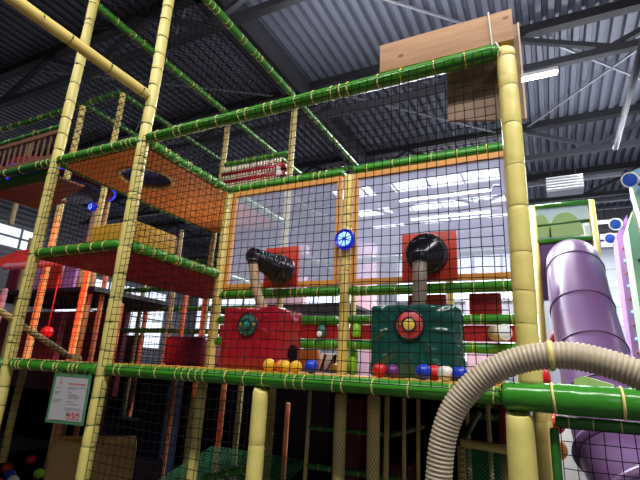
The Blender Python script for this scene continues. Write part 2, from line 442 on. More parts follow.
# roof trusses (trim of the building)
def truss(n, y, zt, zb, x0, x1, step=1.65, ph=0.):
    o = struct(MB().box((x0, y-.07, zt-.14), (x1, y+.07, zt)).build('trim_%d' % n, 'steel_dark'))
    MB().box((x0, y-.05, zb-.05), (x1, y+.05, zb+.05)).build('bottom_chord', 'steel', o)
    x = x0+ph; s = 1; k = 0
    while x < x1-step:
        a, b = (zb+.05, zt-.14) if s > 0 else (zt-.14, zb+.05)
        MB().bar((x, y, a), (x+step*.72, y, b), .07).build('diagonal_brace', 'steel', o)
        x += step*.72; s = -s
for i, (y, zt, zb) in enumerate([(3.65, 6.5, 5.75), (6.15, 6.5, 5.80), (9.0, 6.5, 5.75), (11.6, 6.5, 5.80)]):
    truss(i+1, y, zt, zb, -13.5, 8.5, 1.65, .29)
struct(MB().box((-3.62, -6, 6.22), (-3.50, 14.8, 6.49)).build('trim_5', 'steel'))
struct(MB().box((-4.05, -6, 6.36), (-3.74, 14.8, 6.49)).build('trim_6', 'steel_dark'))
mb = MB(); 
for (p, q) in [((.1, 6.2, 6.42), (2.6, 9.0, 6.42)), ((2.4, 6.2, 6.42), (-.1, 9.0, 6.42)), ((-2.7, 3.7, 6.42), (-.2, 6.15, 6.42)), ((-3.4, 6.2, 6.42), (-.6, 9, 6.42)), ((-8, 3.7, 6.42), (-4.2, 6.15, 6.42)), ((-4.2, 3.7, 6.42), (-8, 6.15, 6.42))]:
    mb.bar(p, q, .03)
struct(mb.build('trim_7', 'galv'))
for i, (y, z, x0, x1) in enumerate([(10.3, 5.72, -.3, 1.6), (12.6, 6.0, -1.2, 3.2), (13.2, 6.2, -6, 4), (13.8, 6.2, -6, 4), (14.3, 6.05, -6, 5)]):
    struct(MB().box((x0, y-.04, z-.04), (x1, y+.04, z+.04)).build('trim_%d' % (8+i), 'galv'))

struct(MB().tube([(1.30, 5.0, 5.5), (1.30, 8.55, 5.5)], .045, 14).build('trim_13', 'steel'))
# lamps hung under the roof
def batten(c, L, label, on=True, along='X'):
    x, y, z = c; t = thing('ceiling_light', (x, y, z), label, 'ceiling light', 'tube lamps under the roof')
    dx, dy = (L/2, .05) if along == 'X' else (.05, L/2)
    MB().box((x-dx, y-dy, z), (x+dx, y+dy, z+.05)).build('lamp_housing', 'white', t)
    a, b = ((x-dx+.02, y, z-.025), (x+dx-.02, y, z-.025)) if along == 'X' else ((x, y-dy+.02, z-.025), (x, y+dy-.02, z-.025))
    MB().tube([a, b], .022, 10).build('lamp_tube', 'tube_lamp' if on else 'white', t)
    for s in (-.7, .7):
        px, py = (x+dx*s, y) if along == 'X' else (x, y+dy*s)
        MB().bar((px, py, z+.05), (px, py, CE-.0), .012).build('hanger_rod', 'steel', t)
batten((-.14, 6.15, 5.66), 1.1, 'lit fluorescent tube hanging just right of the plywood board')
batten((-2.1, 11.2, 6.1), 2.6, 'lit tube lamp seen through the right clear panel, upper of two')
batten((-2.2, 12.8, 6.1), 2.6, 'lit tube lamp seen through the right clear panel, lower of two')
batten((1.15, 13.0, 5.55), 1.1, 'white unlit tube fitting above the far sectional door', False)

t = thing('air_heater', (.55, 9.5, 5.25), 'white slatted air heater under the dark roof, right of the corner post', 'heater')
MB().box((.2, 9.55, 5.22), (.85, 9.9, 5.52)).build('heater_body', 'galv', t)
for k in range(5): MB().box((.2, 9.5, 5.24+k*.06), (.85, 9.545, 5.262+k*.06)).build('slat', 'white', t)
for x in (.3, .75): MB().bar((x, 9.7, 5.52), (x, 9.7, 6.49), .02).build('hanger_rod', 'steel', t)
# ------------------------------------------------------------------ frame: posts
RP = .041
t = member('padded_post', (D_+.008, 2, Z1+.05), (D_+.008, 2, 3.035), .043, 'yellow', 'thick yellow padded corner post at right, up to the pine plank', 'padded post', 'tie_b', ties=[.1, .24, .37, .53, .73, .93, 1.13, 1.33, 1.49], pinch=.05)
member('padded_post', (D_-.042, 1.99, FL), (D_-.042, 1.99, Z1-.052), .048, 'yellow', 'thick creased yellow post below the glossy green beam, behind the hose', 'padded post', wob=.16)
member('padded_post', (B_, 2, FL), (B_, 2, 4.9), RP, 'yellow', 'tall yellow padded post right of the green framed notice', 'padded post', 'tie_g', .15)
member('padded_post', (A, 2, FL), (A, 2, 4.75), RP*.98, 'yellow', 'tall yellow padded post at the front left, left of the notice', 'padded post', 'tie_g', .15)
member('padded_post', (C_, 2, FL), (C_, 2, Z1-.04), RP, 'yellow', 'smooth yellow post under the middle of the front green deck beam', 'padded post', 'tie_b', .24)
member('padded_post', (B_, 3, Z1+.03), (B_, 3, Z3-.04), RP, 'yellow_warm', 'yellow post at the left edge of the left clear panel', 'padded post', 'tie_y', .2)
member('padded_post', (C_, 3, Z1+.03), (C_, 3, Z3-.03), .038, 'yellow_warm', 'yellow post with the blue lamp, between the two clear panels', 'padded post', 'tie_y', .24)
member('padded_post', (D_, 3, Z1+.03), (D_, 3, Z3-.03), .033, 'yellow', 'thin yellow post close behind the thick right corner post', 'padded post', 'tie_b', .16)
member('padded_post', (D_, 3, FL), (D_, 3, Z1-.04), .036, 'yellow_warm', 'narrow yellow post low down, right behind the creased corner post', 'padded post', 'tie_b', .3)
member('padded_post', (D_+.02, 4, FL), (D_+.02, 4, Z1-.04), .036, 'yellow_warm', 'farther narrow yellow post low down behind the creased corner post', 'padded post', 'tie_b', .3)
member('padded_post', (-1.905, 2.25, FL), (-1.905, 2.25, Z1-.04), .031, 'yellow', 'yellow post in the dark under the deck, left of the smooth middle post', 'padded post', 'tie_b', .25)
member('padded_post', (-.987, 2.25, FL), (-.987, 2.25, Z1-.04), .031, 'yellow_net', 'net wound yellow post under the deck, left one of the close pair', 'padded post')
member('padded_post', (-.807, 2.25, FL), (-.807, 2.25, Z1-.04), .031, 'yellow_net', 'net wound yellow post under the deck, right one of the close pair', 'padded post')
member('padded_post', (B_, 4, FL), (B_, 4, Z4-.03), .036, 'yellow_net', 'yellow netted post rising behind the left clear panel to the top corner', 'padded post', 'tie_y', .14)
member('padded_post', (A, 4, FL), (A, 4, Z4-.03), .036, 'yellow_net', 'yellow netted post left of the two red rollers', 'padded post', 'tie_y', .14)
member('padded_post', (B_, 6, FL), (B_, 6, Z4-.03), .036, 'yellow_net', 'far yellow post seen in the left clear panel beside the blue lamp', 'padded post')
member('padded_post', (C_+.2, 6, FL), (C_+.2, 6, 3.4), .04, 'yellow_warm', 'far yellow post seen through the right clear panel left of the black cannon', 'padded post')
member('padded_post', (-.35, 6.3, FL), (-.35, 6.3, 2.9), .04, 'yellow_warm', 'far short yellow post seen through the right clear panel by its right edge', 'padded post')
rear = [((-5.1, 3.1), FL, Z4-.03, .038, 'yellow_warm', 'red lit orange post in the left background, left of the hanging red ball', 'tie_g'),
        ((-4.37, 3.1), FL, Z4-.03, .034, 'yellow_warm', 'red lit orange post just right of the hanging red ball', 'tie_g'),
        ((-5.64, 4.1), FL, 3.75, .038, 'yellow_net', 'cream netted post under the maroon deck, second right of the red ball', None),
        ((-5.7, 3.96), 2.42, 3.75, .036, 'cream_net', 'cream netted post below the round blue lit disc, right of the small blue lamp', None),
        ((-5.51, 4.2), FL, Z2+.4, .034, 'orange_redlit', 'post in painted red light left of the near tall yellow post, under the maroon deck', 'tie_g'),
        ((-5.25, 4.33), FL, Z2, .034, 'orange_redlit', 'post in painted red light just right of the near tall yellow post', 'tie_g'),
        ((-5.76, 5.23), FL, Z2+.1, .034, 'orange_redlit', 'post in painted red light left of the dark maroon vinyl block', 'tie_g'),
        ((-4.35, 4.6), FL, 2.4, .03, 'orange_redlit', 'post in painted red light rising behind the dark maroon vinyl block', 'tie_g'),
        ((-6.3, 5.6), FL, 3.6, .034, 'cream_net', 'cream netted post above the yellow foam block, left one of the far pair', None),
        ((-5.0, 5.0), FL, 3.5, .034, 'cream_net', 'cream netted post above the yellow foam block, right one of the far pair', None),
        ((-7.3, 4.1), FL, 3.3, .04, 'cream_net', 'cream netted post at the far left picture edge under the plywood platform', None),
        ((-8.0, 4.1), 3.6, 5.4, .04, 'cream_net', 'cream netted post beside the slatted railing at the far left', None),
        ((-6.2, 3.3), FL, 2.3, .04, 'pink_foam', 'pinkish banded post below the red beam at the far left', 'tie_g')]
for (x, y), z0, z1, r, m, lb, tk in rear:
    member('padded_post', (x, y, z0), (x, y, z1), r, m, lb, 'padded post', tk, .08)

# ------------------------------------------------------------------ frame: beams
RB = .037; e = .045
def beam(p, q, label, r=RB, m='green', tk='tie_y', gap=.15, **k):
    return member('padded_beam', p, q, r, m, label, 'padded beam', tk, gap, **k)
beam((B_+e, 2, Z1+.004), (D_-.10, 2, Z1+.004), 'long green padded beam along the front edge of the yellow deck', .0345, gap=.14)
beam((A+e, 2, Z1), (B_-e, 2, Z1), 'short green padded beam directly above the notice', .038, gap=.12)
beam((-4.6, 2, Z1), (A-e, 2, Z1), 'green beam end at the left picture edge level with the deck', .036)
beam((B_+e, 2, Z3), (D_-.03, 2, Z3), 'long green padded beam across the top under the pine plank', .039, gap=.15)
beam((A+e, 2, Z3), (B_-e, 2, Z3), 'short green beam along the front edge of the orange upper deck', .036, gap=.13)
beam((A+e, 2, Z2), (B_-e, 2, Z2), 'short green beam along the front of the maroon middle deck', .038, gap=.15)
beam((B_, 2+e, Z3), (B_, 3-e, Z3), 'green beam running back along the right side of the orange deck', .035, gap=.11)
beam((B_, 3+e, Z3), (B_, 4-e, Z3), 'green beam seen through the left clear panel, upper of two', .035, gap=.14)
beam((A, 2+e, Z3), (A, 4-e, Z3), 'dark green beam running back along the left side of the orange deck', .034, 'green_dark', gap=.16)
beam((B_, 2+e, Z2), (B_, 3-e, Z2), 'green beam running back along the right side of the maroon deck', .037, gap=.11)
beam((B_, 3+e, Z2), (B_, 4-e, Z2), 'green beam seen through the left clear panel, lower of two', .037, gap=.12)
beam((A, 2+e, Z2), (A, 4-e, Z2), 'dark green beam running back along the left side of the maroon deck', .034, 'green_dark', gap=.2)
beam((D_, 2+.06, Z3), (D_, 3-e, Z3), 'green beam running back from the top of the right corner post', .035, gap=.1)
beam((D_, 2+.06, Z1), (D_, 3-e, Z1), 'green beam running back from the foot of the right corner post', .035, gap=.14)
for z, r, a in [(Z3, .037, 'top of the {} clear panel'), (2.07, .036, 'bottom of the {} clear panel'), (1.862, .034, 'upper edge of the red board below the {} clear panel'), (1.69, .034, 'lower edge of the red board below the {} clear panel')]:
    beam((B_+e, 3, z), (C_-e, 3, z), 'green padded beam along the '+a.format('left'), r, gap=.15)
    beam((C_+e, 3, z), (D_-e, 3, z), 'green padded beam along the '+a.format('right'), r, gap=.17)
beam((B_+e, 3, Z1-.01), (D_-e, 3, Z1-.01), 'green beam along the rear edge of the yellow deck', .035, gap=.3)
beam((A, 2+e, Z4), (A, 4-e, Z4), 'green beam high up over the left side of the upper net', .036, gap=.13)
beam((B_, 2+e, Z4), (B_, 4-e, Z4), 'bright green beam high up along the right side of the upper net', .038, gap=.17)
beam((A+e, 4, Z4), (B_-e, 4, Z4), 'short green beam high up across the rear of the upper net', .034, gap=.1)
beam((B_, 4+e, Z4), (B_, 6-e, Z4), 'green beam high up, running back from the top of the far netted post', .034, gap=.12)
beam((A, 4+e, Z4), (A, 6, Z4), 'thin green beam high up above the red rollers', .034, gap=.14)
beam((A, 6, Z4), (B_-e, 6, Z4), 'far thin green beam crossing high up behind the top frame', .034, gap=.3)
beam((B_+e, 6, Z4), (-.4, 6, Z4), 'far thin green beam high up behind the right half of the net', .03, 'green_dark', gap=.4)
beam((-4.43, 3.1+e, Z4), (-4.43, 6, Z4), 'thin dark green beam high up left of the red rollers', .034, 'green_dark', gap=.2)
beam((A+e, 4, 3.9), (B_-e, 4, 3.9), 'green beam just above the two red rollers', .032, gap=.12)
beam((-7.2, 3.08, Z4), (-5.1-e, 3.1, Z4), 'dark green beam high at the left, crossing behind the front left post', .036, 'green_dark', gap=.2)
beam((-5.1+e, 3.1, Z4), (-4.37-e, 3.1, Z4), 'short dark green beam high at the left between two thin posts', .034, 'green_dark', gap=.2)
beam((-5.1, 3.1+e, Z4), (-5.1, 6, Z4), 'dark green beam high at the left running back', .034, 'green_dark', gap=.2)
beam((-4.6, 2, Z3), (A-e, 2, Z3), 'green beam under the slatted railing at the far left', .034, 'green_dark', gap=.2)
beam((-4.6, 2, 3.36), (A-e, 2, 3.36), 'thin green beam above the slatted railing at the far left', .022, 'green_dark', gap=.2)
member('padded_beam', (B_, 1.955, 3.375), (B_, -.8, 3.375), .037, 'yellow_warm', 'smooth yellow beam reaching over the camera from the tall post, top left', 'padded beam', 'tie_g', ties=[.06, .33, .62, .80, 1.10, 1.5], wob=.02, pinch=.03)
t = member('padded_beam', (D_-.095, 1.985, 1.447), (1.1, 1.985, 1.447), .055, 'green_shiny', 'thick glossy green beam at the right, below the hose arch', 'padded beam', 'tie_y', ties=[.177, .392, .62, .85], wob=.10, pinch=.04)
beam((D_+.08, 2.02, 1.365), (1.1, 2.02, 1.365), 'thin dark green beam under the glossy green beam at right', .022, 'green_dark', gap=.09)
member('padded_post', (-.012, 2.03, FL), (-.012, 2.03, 1.34), .016, 'green_dark', 'thin dark green upright at the left edge of the lower right net', 'padded post')
member('climbing_rail', (-3.75, 1.7, 1.96), (-3.75, 2.66, 1.50), .026, 'yellow_net', 'sloping ochre rail crossing low behind the front left post', 'rail', 'tie_g', .14)
tag(MB().sphere((-3.72, 2.7, 1.49), .042).build('rail_knob', 'yellow'), 'yellow round knob at the lower end of the sloping rail', 'knob')
member('padded_beam', (-5.75, 3.0, 2.50), (-4.55, 3.0, 2.49), .038, 'pink_foam', 'red lit beam crossing behind the front left post below the red netting', 'padded beam', 'tie_g', .3)

# ------------------------------------------------------------------ decks
t = thing('deck_platform', (-1.3, 2.5, 1.42), 'yellow topped deck carrying the red and green cannon boxes', 'platform')
MB().box((B_+.03, 2.05, 1.405), (D_-.05, 2.95, 1.45)).build('deck_board', 'red_dark', t)
MB().box((B_+.03, 2.03, 1.451), (D_-.04, 2.97, 1.484)).build('deck_mat', 'yellow_floor', t)
tag(MB().box((B_+.06, 3.06, 1.43), (D_-.05, 5.2, 1.482)).build('deck_platform', 'red_dark'), 'added dark rear deck behind the beams, shading the space below', 'platform')  # reaches far back to keep the space below in shade
t = thing('deck_platform', (-3.0, 2.9, 1.42), 'orange red deck floor at left behind the notice beam', 'platform')
MB().box((A+.05, 2.05, 1.405), (B_-.05, 3.9, 1.45)).build('deck_board', 'red_dark', t)
MB().box((A+.05, 2.03, 1.451), (B_-.05, 3.9, 1.478)).build('deck_mat', 'red_floor', t)
t = thing('deck_platform', (-3.0, 2.9, 2.21), 'maroon middle deck under the yellow foam block', 'platform')
MB().box((A+.04, 2.04, 2.215), (B_-.04, 3.96, 2.25)).build('deck_board', 'maroon', t)
MB().box((A+.04, 2.04, 2.251), (B_-.04, 3.96, 2.275)).build('deck_mat', 'red_dark', t)
tag(MB().box((-8.5, 2.06, 1.405), (A-.06, 5.5, 1.45)).build('deck_platform', 'red_dark'), 'dark deck added at the left picture edge to shade the ball pit', 'platform')  # added slab that shades the ball pit underneath
# orange deck with a round hole
def holed(x0, y0, x1, y1, z0, z1, cx, cy, rx, ry, n=48):
    m = MB(); vs = []
    for z in (z0, z1):
        for k in range(n):
            a = 2*PI*k/n; c, s = math.cos(a), math.sin(a)
            vs.append((cx+rx*c, cy+ry*s, z))
        for k in range(n):
            a = 2*PI*k/n; c, s = math.cos(a), math.sin(a)
            tx = ((x1 if c > 0 else x0)-cx)/c if abs(c) > 1e-6 else 1e9; ty = ((y1 if s > 0 else y0)-cy)/s if abs(s) > 1e-6 else 1e9
            q = min(tx, ty); vs.append((cx+c*q, cy+s*q, z))
    fs = []
    for k in range(n):
        j = (k+1) % n
        fs += [(k, j, n+j, n+k), (2*n+k, 3*n+k, 3*n+j, 2*n+j), (k, 2*n+k, 2*n+j, j), (n+k, n+j, 3*n+j, 3*n+k)]
    # corners
    return m.add(vs, fs, False)
t = thing('deck_platform', (-3.0, 2.9, 3.0), 'orange plywood upper deck with a round hole, seen from below', 'platform')
holed(A+.04, 2.04, B_-.04, 3.0, 3.0, 3.03, -2.965, 2.47, .215, .215).build('deck_board', 'orange_ply', t)
MB().box((A+.04, 3.0, 3.0), (B_-.04, 3.96, 3.03)).build('deck_board', 'orange_ply', t)
MB().ring((-2.965, 2.47, 3.0), (0, 0, 1), .217, .016, 40, 8).build('hole_rim', 'yellow_warm', t)
mb = MB(); mb.lathe((-2.965, 2.47, 3.032), (0, 0, 1), [(.235, 0), (.235, .03), (.20, .045), (0, .05)], 36); mb.build('hole_collar', 'blue_foam', t)

# brown plywood platform at far left, with railing, and red roof netting
t = thing('deck_platform', (-4.1, 2.3, 2.72), 'brown plywood underside of a small sloping platform at the left edge', 'platform')
MB().prism([(-4.75, 2.04, 3.0), (-3.56, 2.04, 3.0), (-3.56, 2.10, 2.97), (-4.75, 2.10, 2.97)], (0, .0, -.03)).build('front_lip', 'green_dark', t)
MB().prism([(-4.75, 2.06, 2.97), (-4.22, 2.06, 2.97), (-4.22, 2.62, 2.99), (-4.75, 2.62, 2.99)], (0, 0, .02)).build('deck_board', 'brownboard', t)
MB().prism([(-4.21, 2.06, 2.97), (-3.66, 2.06, 2.97), (-3.66, 2.40, 2.985), (-4.21, 2.55, 2.99)], (0, 0, .02)).build('deck_board', 'brownboard', t)
t = thing('slatted_railing', (-4.0, 2, 3.07), 'brown wooden slatted railing on the left upper deck', 'railing')
for z in (3.08, 3.31): MB().box((-4.6, 1.985, z-.018), (A-.05, 2.015, z+.018)).build('rail', 'railwood', t)
for k in range(13): MB().box((-4.55+k*.083, 1.994, 3.094), (-4.535+k*.083, 2.006, 3.296)).build('slat', 'railwood', t)
# round disc platform with blue LED rim
t = thing('round_platform', (-5.75, 3.55, 3.7), 'round maroon disc platform with a blue lit rim behind the front left post', 'platform')
MB().lathe((-5.75, 3.45, 3.72), (0, 0, 1), [(0, 0), (.62, 0), (.66, .03), (.66, .12), (.6, .15), (0, .15)], 48).build('disc', 'maroon', t)
MB().ring((-5.75, 3.45, 3.735), (0, 0, 1), .665, .012, 48, 6).build('led_rim', 'led_rim', t)
mb = MB(); mb.lathe((-5.75, 3.45, 3.66), (0, 0, 1), [(0, 0), (.50, 0), (.54, .05), (0, .05)], 40); mb.build('underside_plate', 'blue_dim', t)
for k in range(6):
    a = k*PI/3+.4; MB().box((-5.75+.36*math.cos(a)-.045, 3.45+.36*math.sin(a)-.045, 3.871), (-5.75+.36*math.cos(a)+.045, 3.45+.36*math.sin(a)+.045, 3.98), .012).build('seat_pad', 'red', t)

# ------------------------------------------------------------------ nets
net('safety_net', (B_+.04, 1.955, Z1+.02), (D_-B_-.09, 0, 0), (0, 0, Z3-Z1-.02), .0455, .0039, 'net', 'black square mesh safety net across the whole front opening', cat='net')
net('safety_net', (A+.04, 1.965, Z2+.03), (B_-A-.08, 0, 0), (0, 0, Z3-Z2-.06), .048, .0036, 'net', 'black safety net in front of the orange deck, left bay')
net('safety_net', (A+.04, 1.965, Z1+.03), (B_-A-.08, 0, 0), (0, 0, Z2-Z1-.06), .048, .0036, 'net', 'black safety net below the maroon deck, left bay')
net('safety_net', (B_, 2.04, Z1+.04), (0, .92, 0), (0, 0, Z2-Z1-.08), .05, .0036, 'net', 'black side net between the red lit posts and the maroon block')
net('safety_net', (B_, 2.04, Z2+.04), (0, .92, 0), (0, 0, Z3-Z2-.08), .05, .0036, 'net', 'black side net right of the yellow foam block')
net('safety_net', (A+.04, 2.04, Z4-.02), (B_-A-.08, 0, 0), (0, 1.92, 0), .05, .0062, 'net_grey', 'grey diamond net stretched overhead between the high green beams', True)
net('safety_net', (A, 2.04, Z3+.05), (0, 1.92, 0), (0, 0, Z4-Z3-.1), .05, .0062, 'net_grey', 'grey diamond net hanging on the left side above the orange deck', True)
net('safety_net', (B_+.05, 1.97, .2), (C_-B_-.1, 0, 0), (0, 0, Z1-.26), .05, .004, 'net', 'black net under the deck right of the tan foam box')
net('safety_net', (.01, 2.0, .3), (1.05, 0, 0), (0, 0, 1.045), .046, .0033, 'net', 'black net in front of the purple slide at lower right')
net('safety_net', (-6.5, 3.05, 2.52), (1.75, .0, 0), (0, .45, .36), .05, .009, 'net_red', 'red rope netting at the left edge behind the front left post')
# a lower sagging green net hammock
net('safety_net', (-3.0, 3.1, .55), (1.05, 0, .0), (0, .7, .20), .035, .006, 'net_green', 'green net hammock low in the dark below the deck')
member('padded_beam', (-2.46, 3.05, .66), (-1.9, 2.97, .83), .03, 'green_shiny', 'sloping bright green beam low in the dark under the deck', 'padded beam', 'tie_y', .12)

# ------------------------------------------------------------------ clear panels
def panel(x0, x1, z0, z1, label, cut):
    t = thing('clear_panel', ((x0+x1)/2, 3, z0), label, 'clear panel')
    MB().box((x0, 2.992, z0), (x1, 2.998, z1)).build('pane', cut, t)
    w = .035; f = MB()
    f.box((x0-w, 2.975, z1-.005), (x1+w, 3.012, z1+w)); f.box((x0-w, 2.975, z0-w), (x1+w, 3.012, z0+.005))
    f.box((x0-w, 2.974, z0), (x0+.003, 3.013, z1)); f.box((x1-.003, 2.974, z0), (x1+w, 3.013, z1)); f.build('panel_frame', 'orange_trim', t)
panel(B_+.10, C_-.085, 2.15, 2.955, 'hazy clear panel with orange frame behind the left black cannon', 'plexi')
panel(C_+.085, D_-.09, 2.15, 2.955, 'hazy clear panel with orange frame behind the right black cannon', 'plexi_glare')
# red boards below the panels
for x0, x1, s in ((B_+.06, C_-.05, 'left'), (C_+.05, D_-.06, 'right')):
    o = MB().box((x0, 3.0, 1.728), (x1, 3.02, 1.826)).build('red_board', 'redboard'); tag(o, 'narrow red board between two green beams, under the %s clear panel' % s, 'board')

# ------------------------------------------------------------------ cannon boxes
def puffy(x0, x1, y0, y1, z0, z1, m, parent, fold, seed):
    import bmesh
    bm = bmesh.new(); bmesh.ops.create_cube(bm, size=2)
    bmesh.ops.bevel(bm, geom=bm.edges[:], offset=.09, segments=3, affect='EDGES', profile=.5)
    bmesh.ops.subdivide_edges(bm, edges=bm.edges[:], cuts=36, use_grid_fill=True)
    hx, hy, hz = (x1-x0)/2, (y1-y0)/2, (z1-z0)/2; cx, cy, cz = (x0+x1)/2, (y0+y1)/2, (z0+z1)/2
    vs = []
    for v in bm.verts:
        p = v.co.copy(); k = 1+.022*(1-abs(p.x))*(1-abs(p.z))*4*.5
        q = V((p.x*hx, p.y*hy, p.z*hz))
        # tension folds radiating from the target in the middle of the front
        if p.y < -.9 or p.x > .9:
            u, w_ = (p.x, p.z-.35) if p.y < -.9 else (p.y, p.z)
            r = math.hypot(u, w_); a = math.atan2(w_, u)
            edge = max(0, 1-max(abs(p.x), abs(p.z))**6) if p.y < -.9 else max(0, 1-max(abs(p.y), abs(p.z))**6)
            aj = a+.35*noise.noise(V((a*2.0, r*1.5, seed)))
            rid = (1-abs(math.sin(aj*4.5+seed)))**2.5+.7*(1-abs(math.sin(aj*7.5+seed*1.7)))**3
            rid *= .55+.9*noise.noise(V((a*3, seed, 2)))
            amt = fold*max(0, min(1, (r-.30)/.35))*rid*edge
            if p.y < -.9: q.y -= amt+.010*(1-p.x*p.x)*(1-p.z*p.z)
            else: q.x += amt+.010*(1-p.y*p.y)*(1-p.z*p.z)
        q += V((noise.noise(p*2.5+V((seed, 0, 0))), noise.noise(p*2.5+V((0, seed, 0))), noise.noise(p*2.5+V((0, 0, seed)))))*.006
        vs.append(V((cx, cy, cz))+q)
    bm.verts.index_update(); fs = [[v.index for v in f.verts] for f in bm.faces]; bm.free()
    zmin = min(v.z for v in vs)
    for v in vs: v.z += (z0-zmin)*max(0, 1-(v.z-z0)/.1) if v.z < z0+.1 else 0
    mb = MB(); mb.add(vs, fs); return mb.build('foam_body', m, parent)
def target(parent, c, R, ring, mid, core, bolt):
    x, y, z = c; d = (0, -1, 0)
    o = MB().disc((x, y, z), d, R, .016, 36).build('target_ring', ring, parent)
    MB().ring((x, y-.008, z), d, R, .005, 36, 6).build('ring_edge', 'black', o)
    MB().disc((x, y-.012, z), d, R*.46, .014, 28).build('target_center', mid, o)
    MB().ring((x, y-.018, z), d, R*.46, .005, 28, 6).build('center_edge', 'black', o)
    if core: MB().disc((x, y-.021, z), d, R*.26, .006, 24).build('push_button', core, o)
    for s in (-.72, .72): MB().disc((x+R*s, y-.010, z), d, R*.13, .008, 16).build('bolt', bolt, o)
t = thing('cannon_box', (-1.75, 2.6, 1.484), 'red vinyl foam box with a dark green round target', 'foam box')
puffy(-1.965, -1.535, 2.45, 2.78, 1.484, 1.885, 'red', t, .016, 1.0)
target(t, (-1.745, 2.437, 1.765), .072, 'ring_green', 'ring_green', 'teal', 'orange_pl')
mb = MB(); mb.disc((-1.524, 2.655, 1.60), (1, 0, 0), .058, .02, 28, .2, .95); mb.build('side_port', 'black_cap', t)
t = thing('cannon_box', (-.67, 2.6, 1.484), 'dark green vinyl foam box with a red and yellow round target', 'foam box')
puffy(-.905, -.435, 2.45, 2.66, 1.484, 1.880, 'dgreen', t, .019, 4.0)
target(t, (-.675, 2.437, 1.768), .079, 'ring_red', 'yellow_pl', None, 'olive_pl')

def corr_hose(pts, r, pitch, amp, seg=16):
    """corrugated hose swept along a smooth curve through pts"""
    P = [V(p) for p in pts]; P = [P[0]*2-P[1]]+P+[P[-1]*2-P[-2]]; dense = []
    for i in range(1, len(P)-2):
        for k in range(24):
            t = k/24; a, b, c, d = P[i-1], P[i], P[i+1], P[i+2]
            dense.append(.5*((2*b)+(c-a)*t+(2*a-5*b+4*c-d)*t*t+(3*b-a-3*c+d)*t**3))
    dense.append(P[-2]); acc = [0.]
    for i in range(1, len(dense)): acc.append(acc[-1]+(dense[i]-dense[i-1]).length)
    L = acc[-1]; n = int(L/pitch)*4; out = []; rad = []; j = 0
    for i in range(n+1):
        s = L*i/n
        while j < len(acc)-2 and acc[j+1] < s: j += 1
        f = (s-acc[j])/max(1e-9, acc[j+1]-acc[j]); out.append(dense[j].lerp(dense[j+1], f))
        rad.append(r-amp*(0, .25, 1, .25)[i % 4])
    m = MB(); m.tube(out, rad, seg); return m

def cannon(label, plate, base, tip, hose, kb=1., hm='hose_d', hr=.034):
    x0, x1, z0, z1 = plate; t = thing('ball_cannon', ((x0+x1)/2, 2.97, z0), label, 'ball cannon')
    MB().box((x0, 2.948, z0), (x1, 2.972, z1), .004).build('mount_plate', 'redplate', t)
    base, tip = V(base), V(tip); ax = tip-base; L = ax.length
    MB().lathe(base, ax, [(r*kb, h) for r, h in [(0, -.02), (.108, -.02), (.115, -.01), (.115, .015), (.107, .022), (.107, .034), (.112, .04), (.112, .052), (.102, .06), (.102, .074), (.106, .08), (.106, .09), (.085, .11), (0, .115)]], 36).build('bell', 'black', t)
    prof = [(0, .10), (.083*kb, .10)]; k = 0
    while .11+k*.026 < L-.03:
        h = .11+k*.026; r = .083*kb-(.083*kb-.047)*(h-.1)/(L-.1); prof += [(r*1.12, h), (r*1.12, h+.012), (r*.90, h+.015), (r*.90, h+.024)]; k += 1
    prof += [(.046, L-.03), (.050, L-.015), (.044, L), (0, L)]
    ba = MB().lathe(base, ax, prof, 32).build('barrel', 'black', t)
    mb = MB(); mb.ring(tip-ax.normalized()*.012, ax, .047, .007, 24, 8); mb.build('muzzle_ring', 'black', ba)
    hz = corr_hose(hose, hr, .011, .0018).build('hose', hm, t)
    MB().tube([hose[0], V(hose[0])+(V(hose[1])-V(hose[0]))*.35], .041, 18).build('hose_collar', 'black', hz)
cannon('black ball cannon on a red plate, pointing up left, above the red box', (-2.005, -1.70, 2.115, 2.435), (-1.80, 2.90, 2.225), (-1.885, 2.57, 2.285), [(-1.868, 2.59, 2.255), (-1.85, 2.595, 2.15), (-1.82, 2.605, 2.02), (-1.765, 2.63, 1.89)])
cannon('black ball cannon on a red plate, facing out, above the dark green box', (-.87, -.50, 2.115, 2.45), (-.685, 2.90, 2.285), (-.652, 2.56, 2.175), [(-.652, 2.575, 2.14), (-.648, 2.555, 2.06), (-.650, 2.56, 1.99), (-.658, 2.57, 1.885)], 1.2, 'hose_grey', .042)

# blue LED lamps
def led_lamp(c, R, label):
    x, y, z = c; t = thing('led_lamp', (x, y, z), label, 'lamp', 'blue lamps on the frame posts')
    MB().lathe((x, y+.03, z), (0, -1, 0), [(0, -.01), (R*.9, -.01), (R, .005), (R, .04), (R*.92, .05), (R*.86, .04), (0, .038)], 36).build('lamp_housing', 'led_blue', t)
    ln = MB().disc((x, y-.006, z), (0, -1, 0), R*.70, .012, 32).build('lens', 'led_pale', t)
    for k in range(8):
        a = 2*PI*k/8+.2; u = V((math.cos(a), 0, math.sin(a))); o = V((x, y-.014, z))
        MB().bar(o+u*R*.1, o+u*R*.69+V((-u.z, 0, u.x))*R*.12, R*.10, .004).build('spoke', 'led_blue', ln)
    MB().disc((x, y-.014, z), (0, -1, 0), R*.17, .006, 14).build('lamp_core', 'led_blue', ln)
led_lamp((C_+.018, 2.92, 2.446), .078, 'round blue glowing lamp fixed on the post between the clear panels')
led_lamp((-4.43, 3.03, 3.12), .05, 'small round blue glowing lamp at the left behind the front left post')

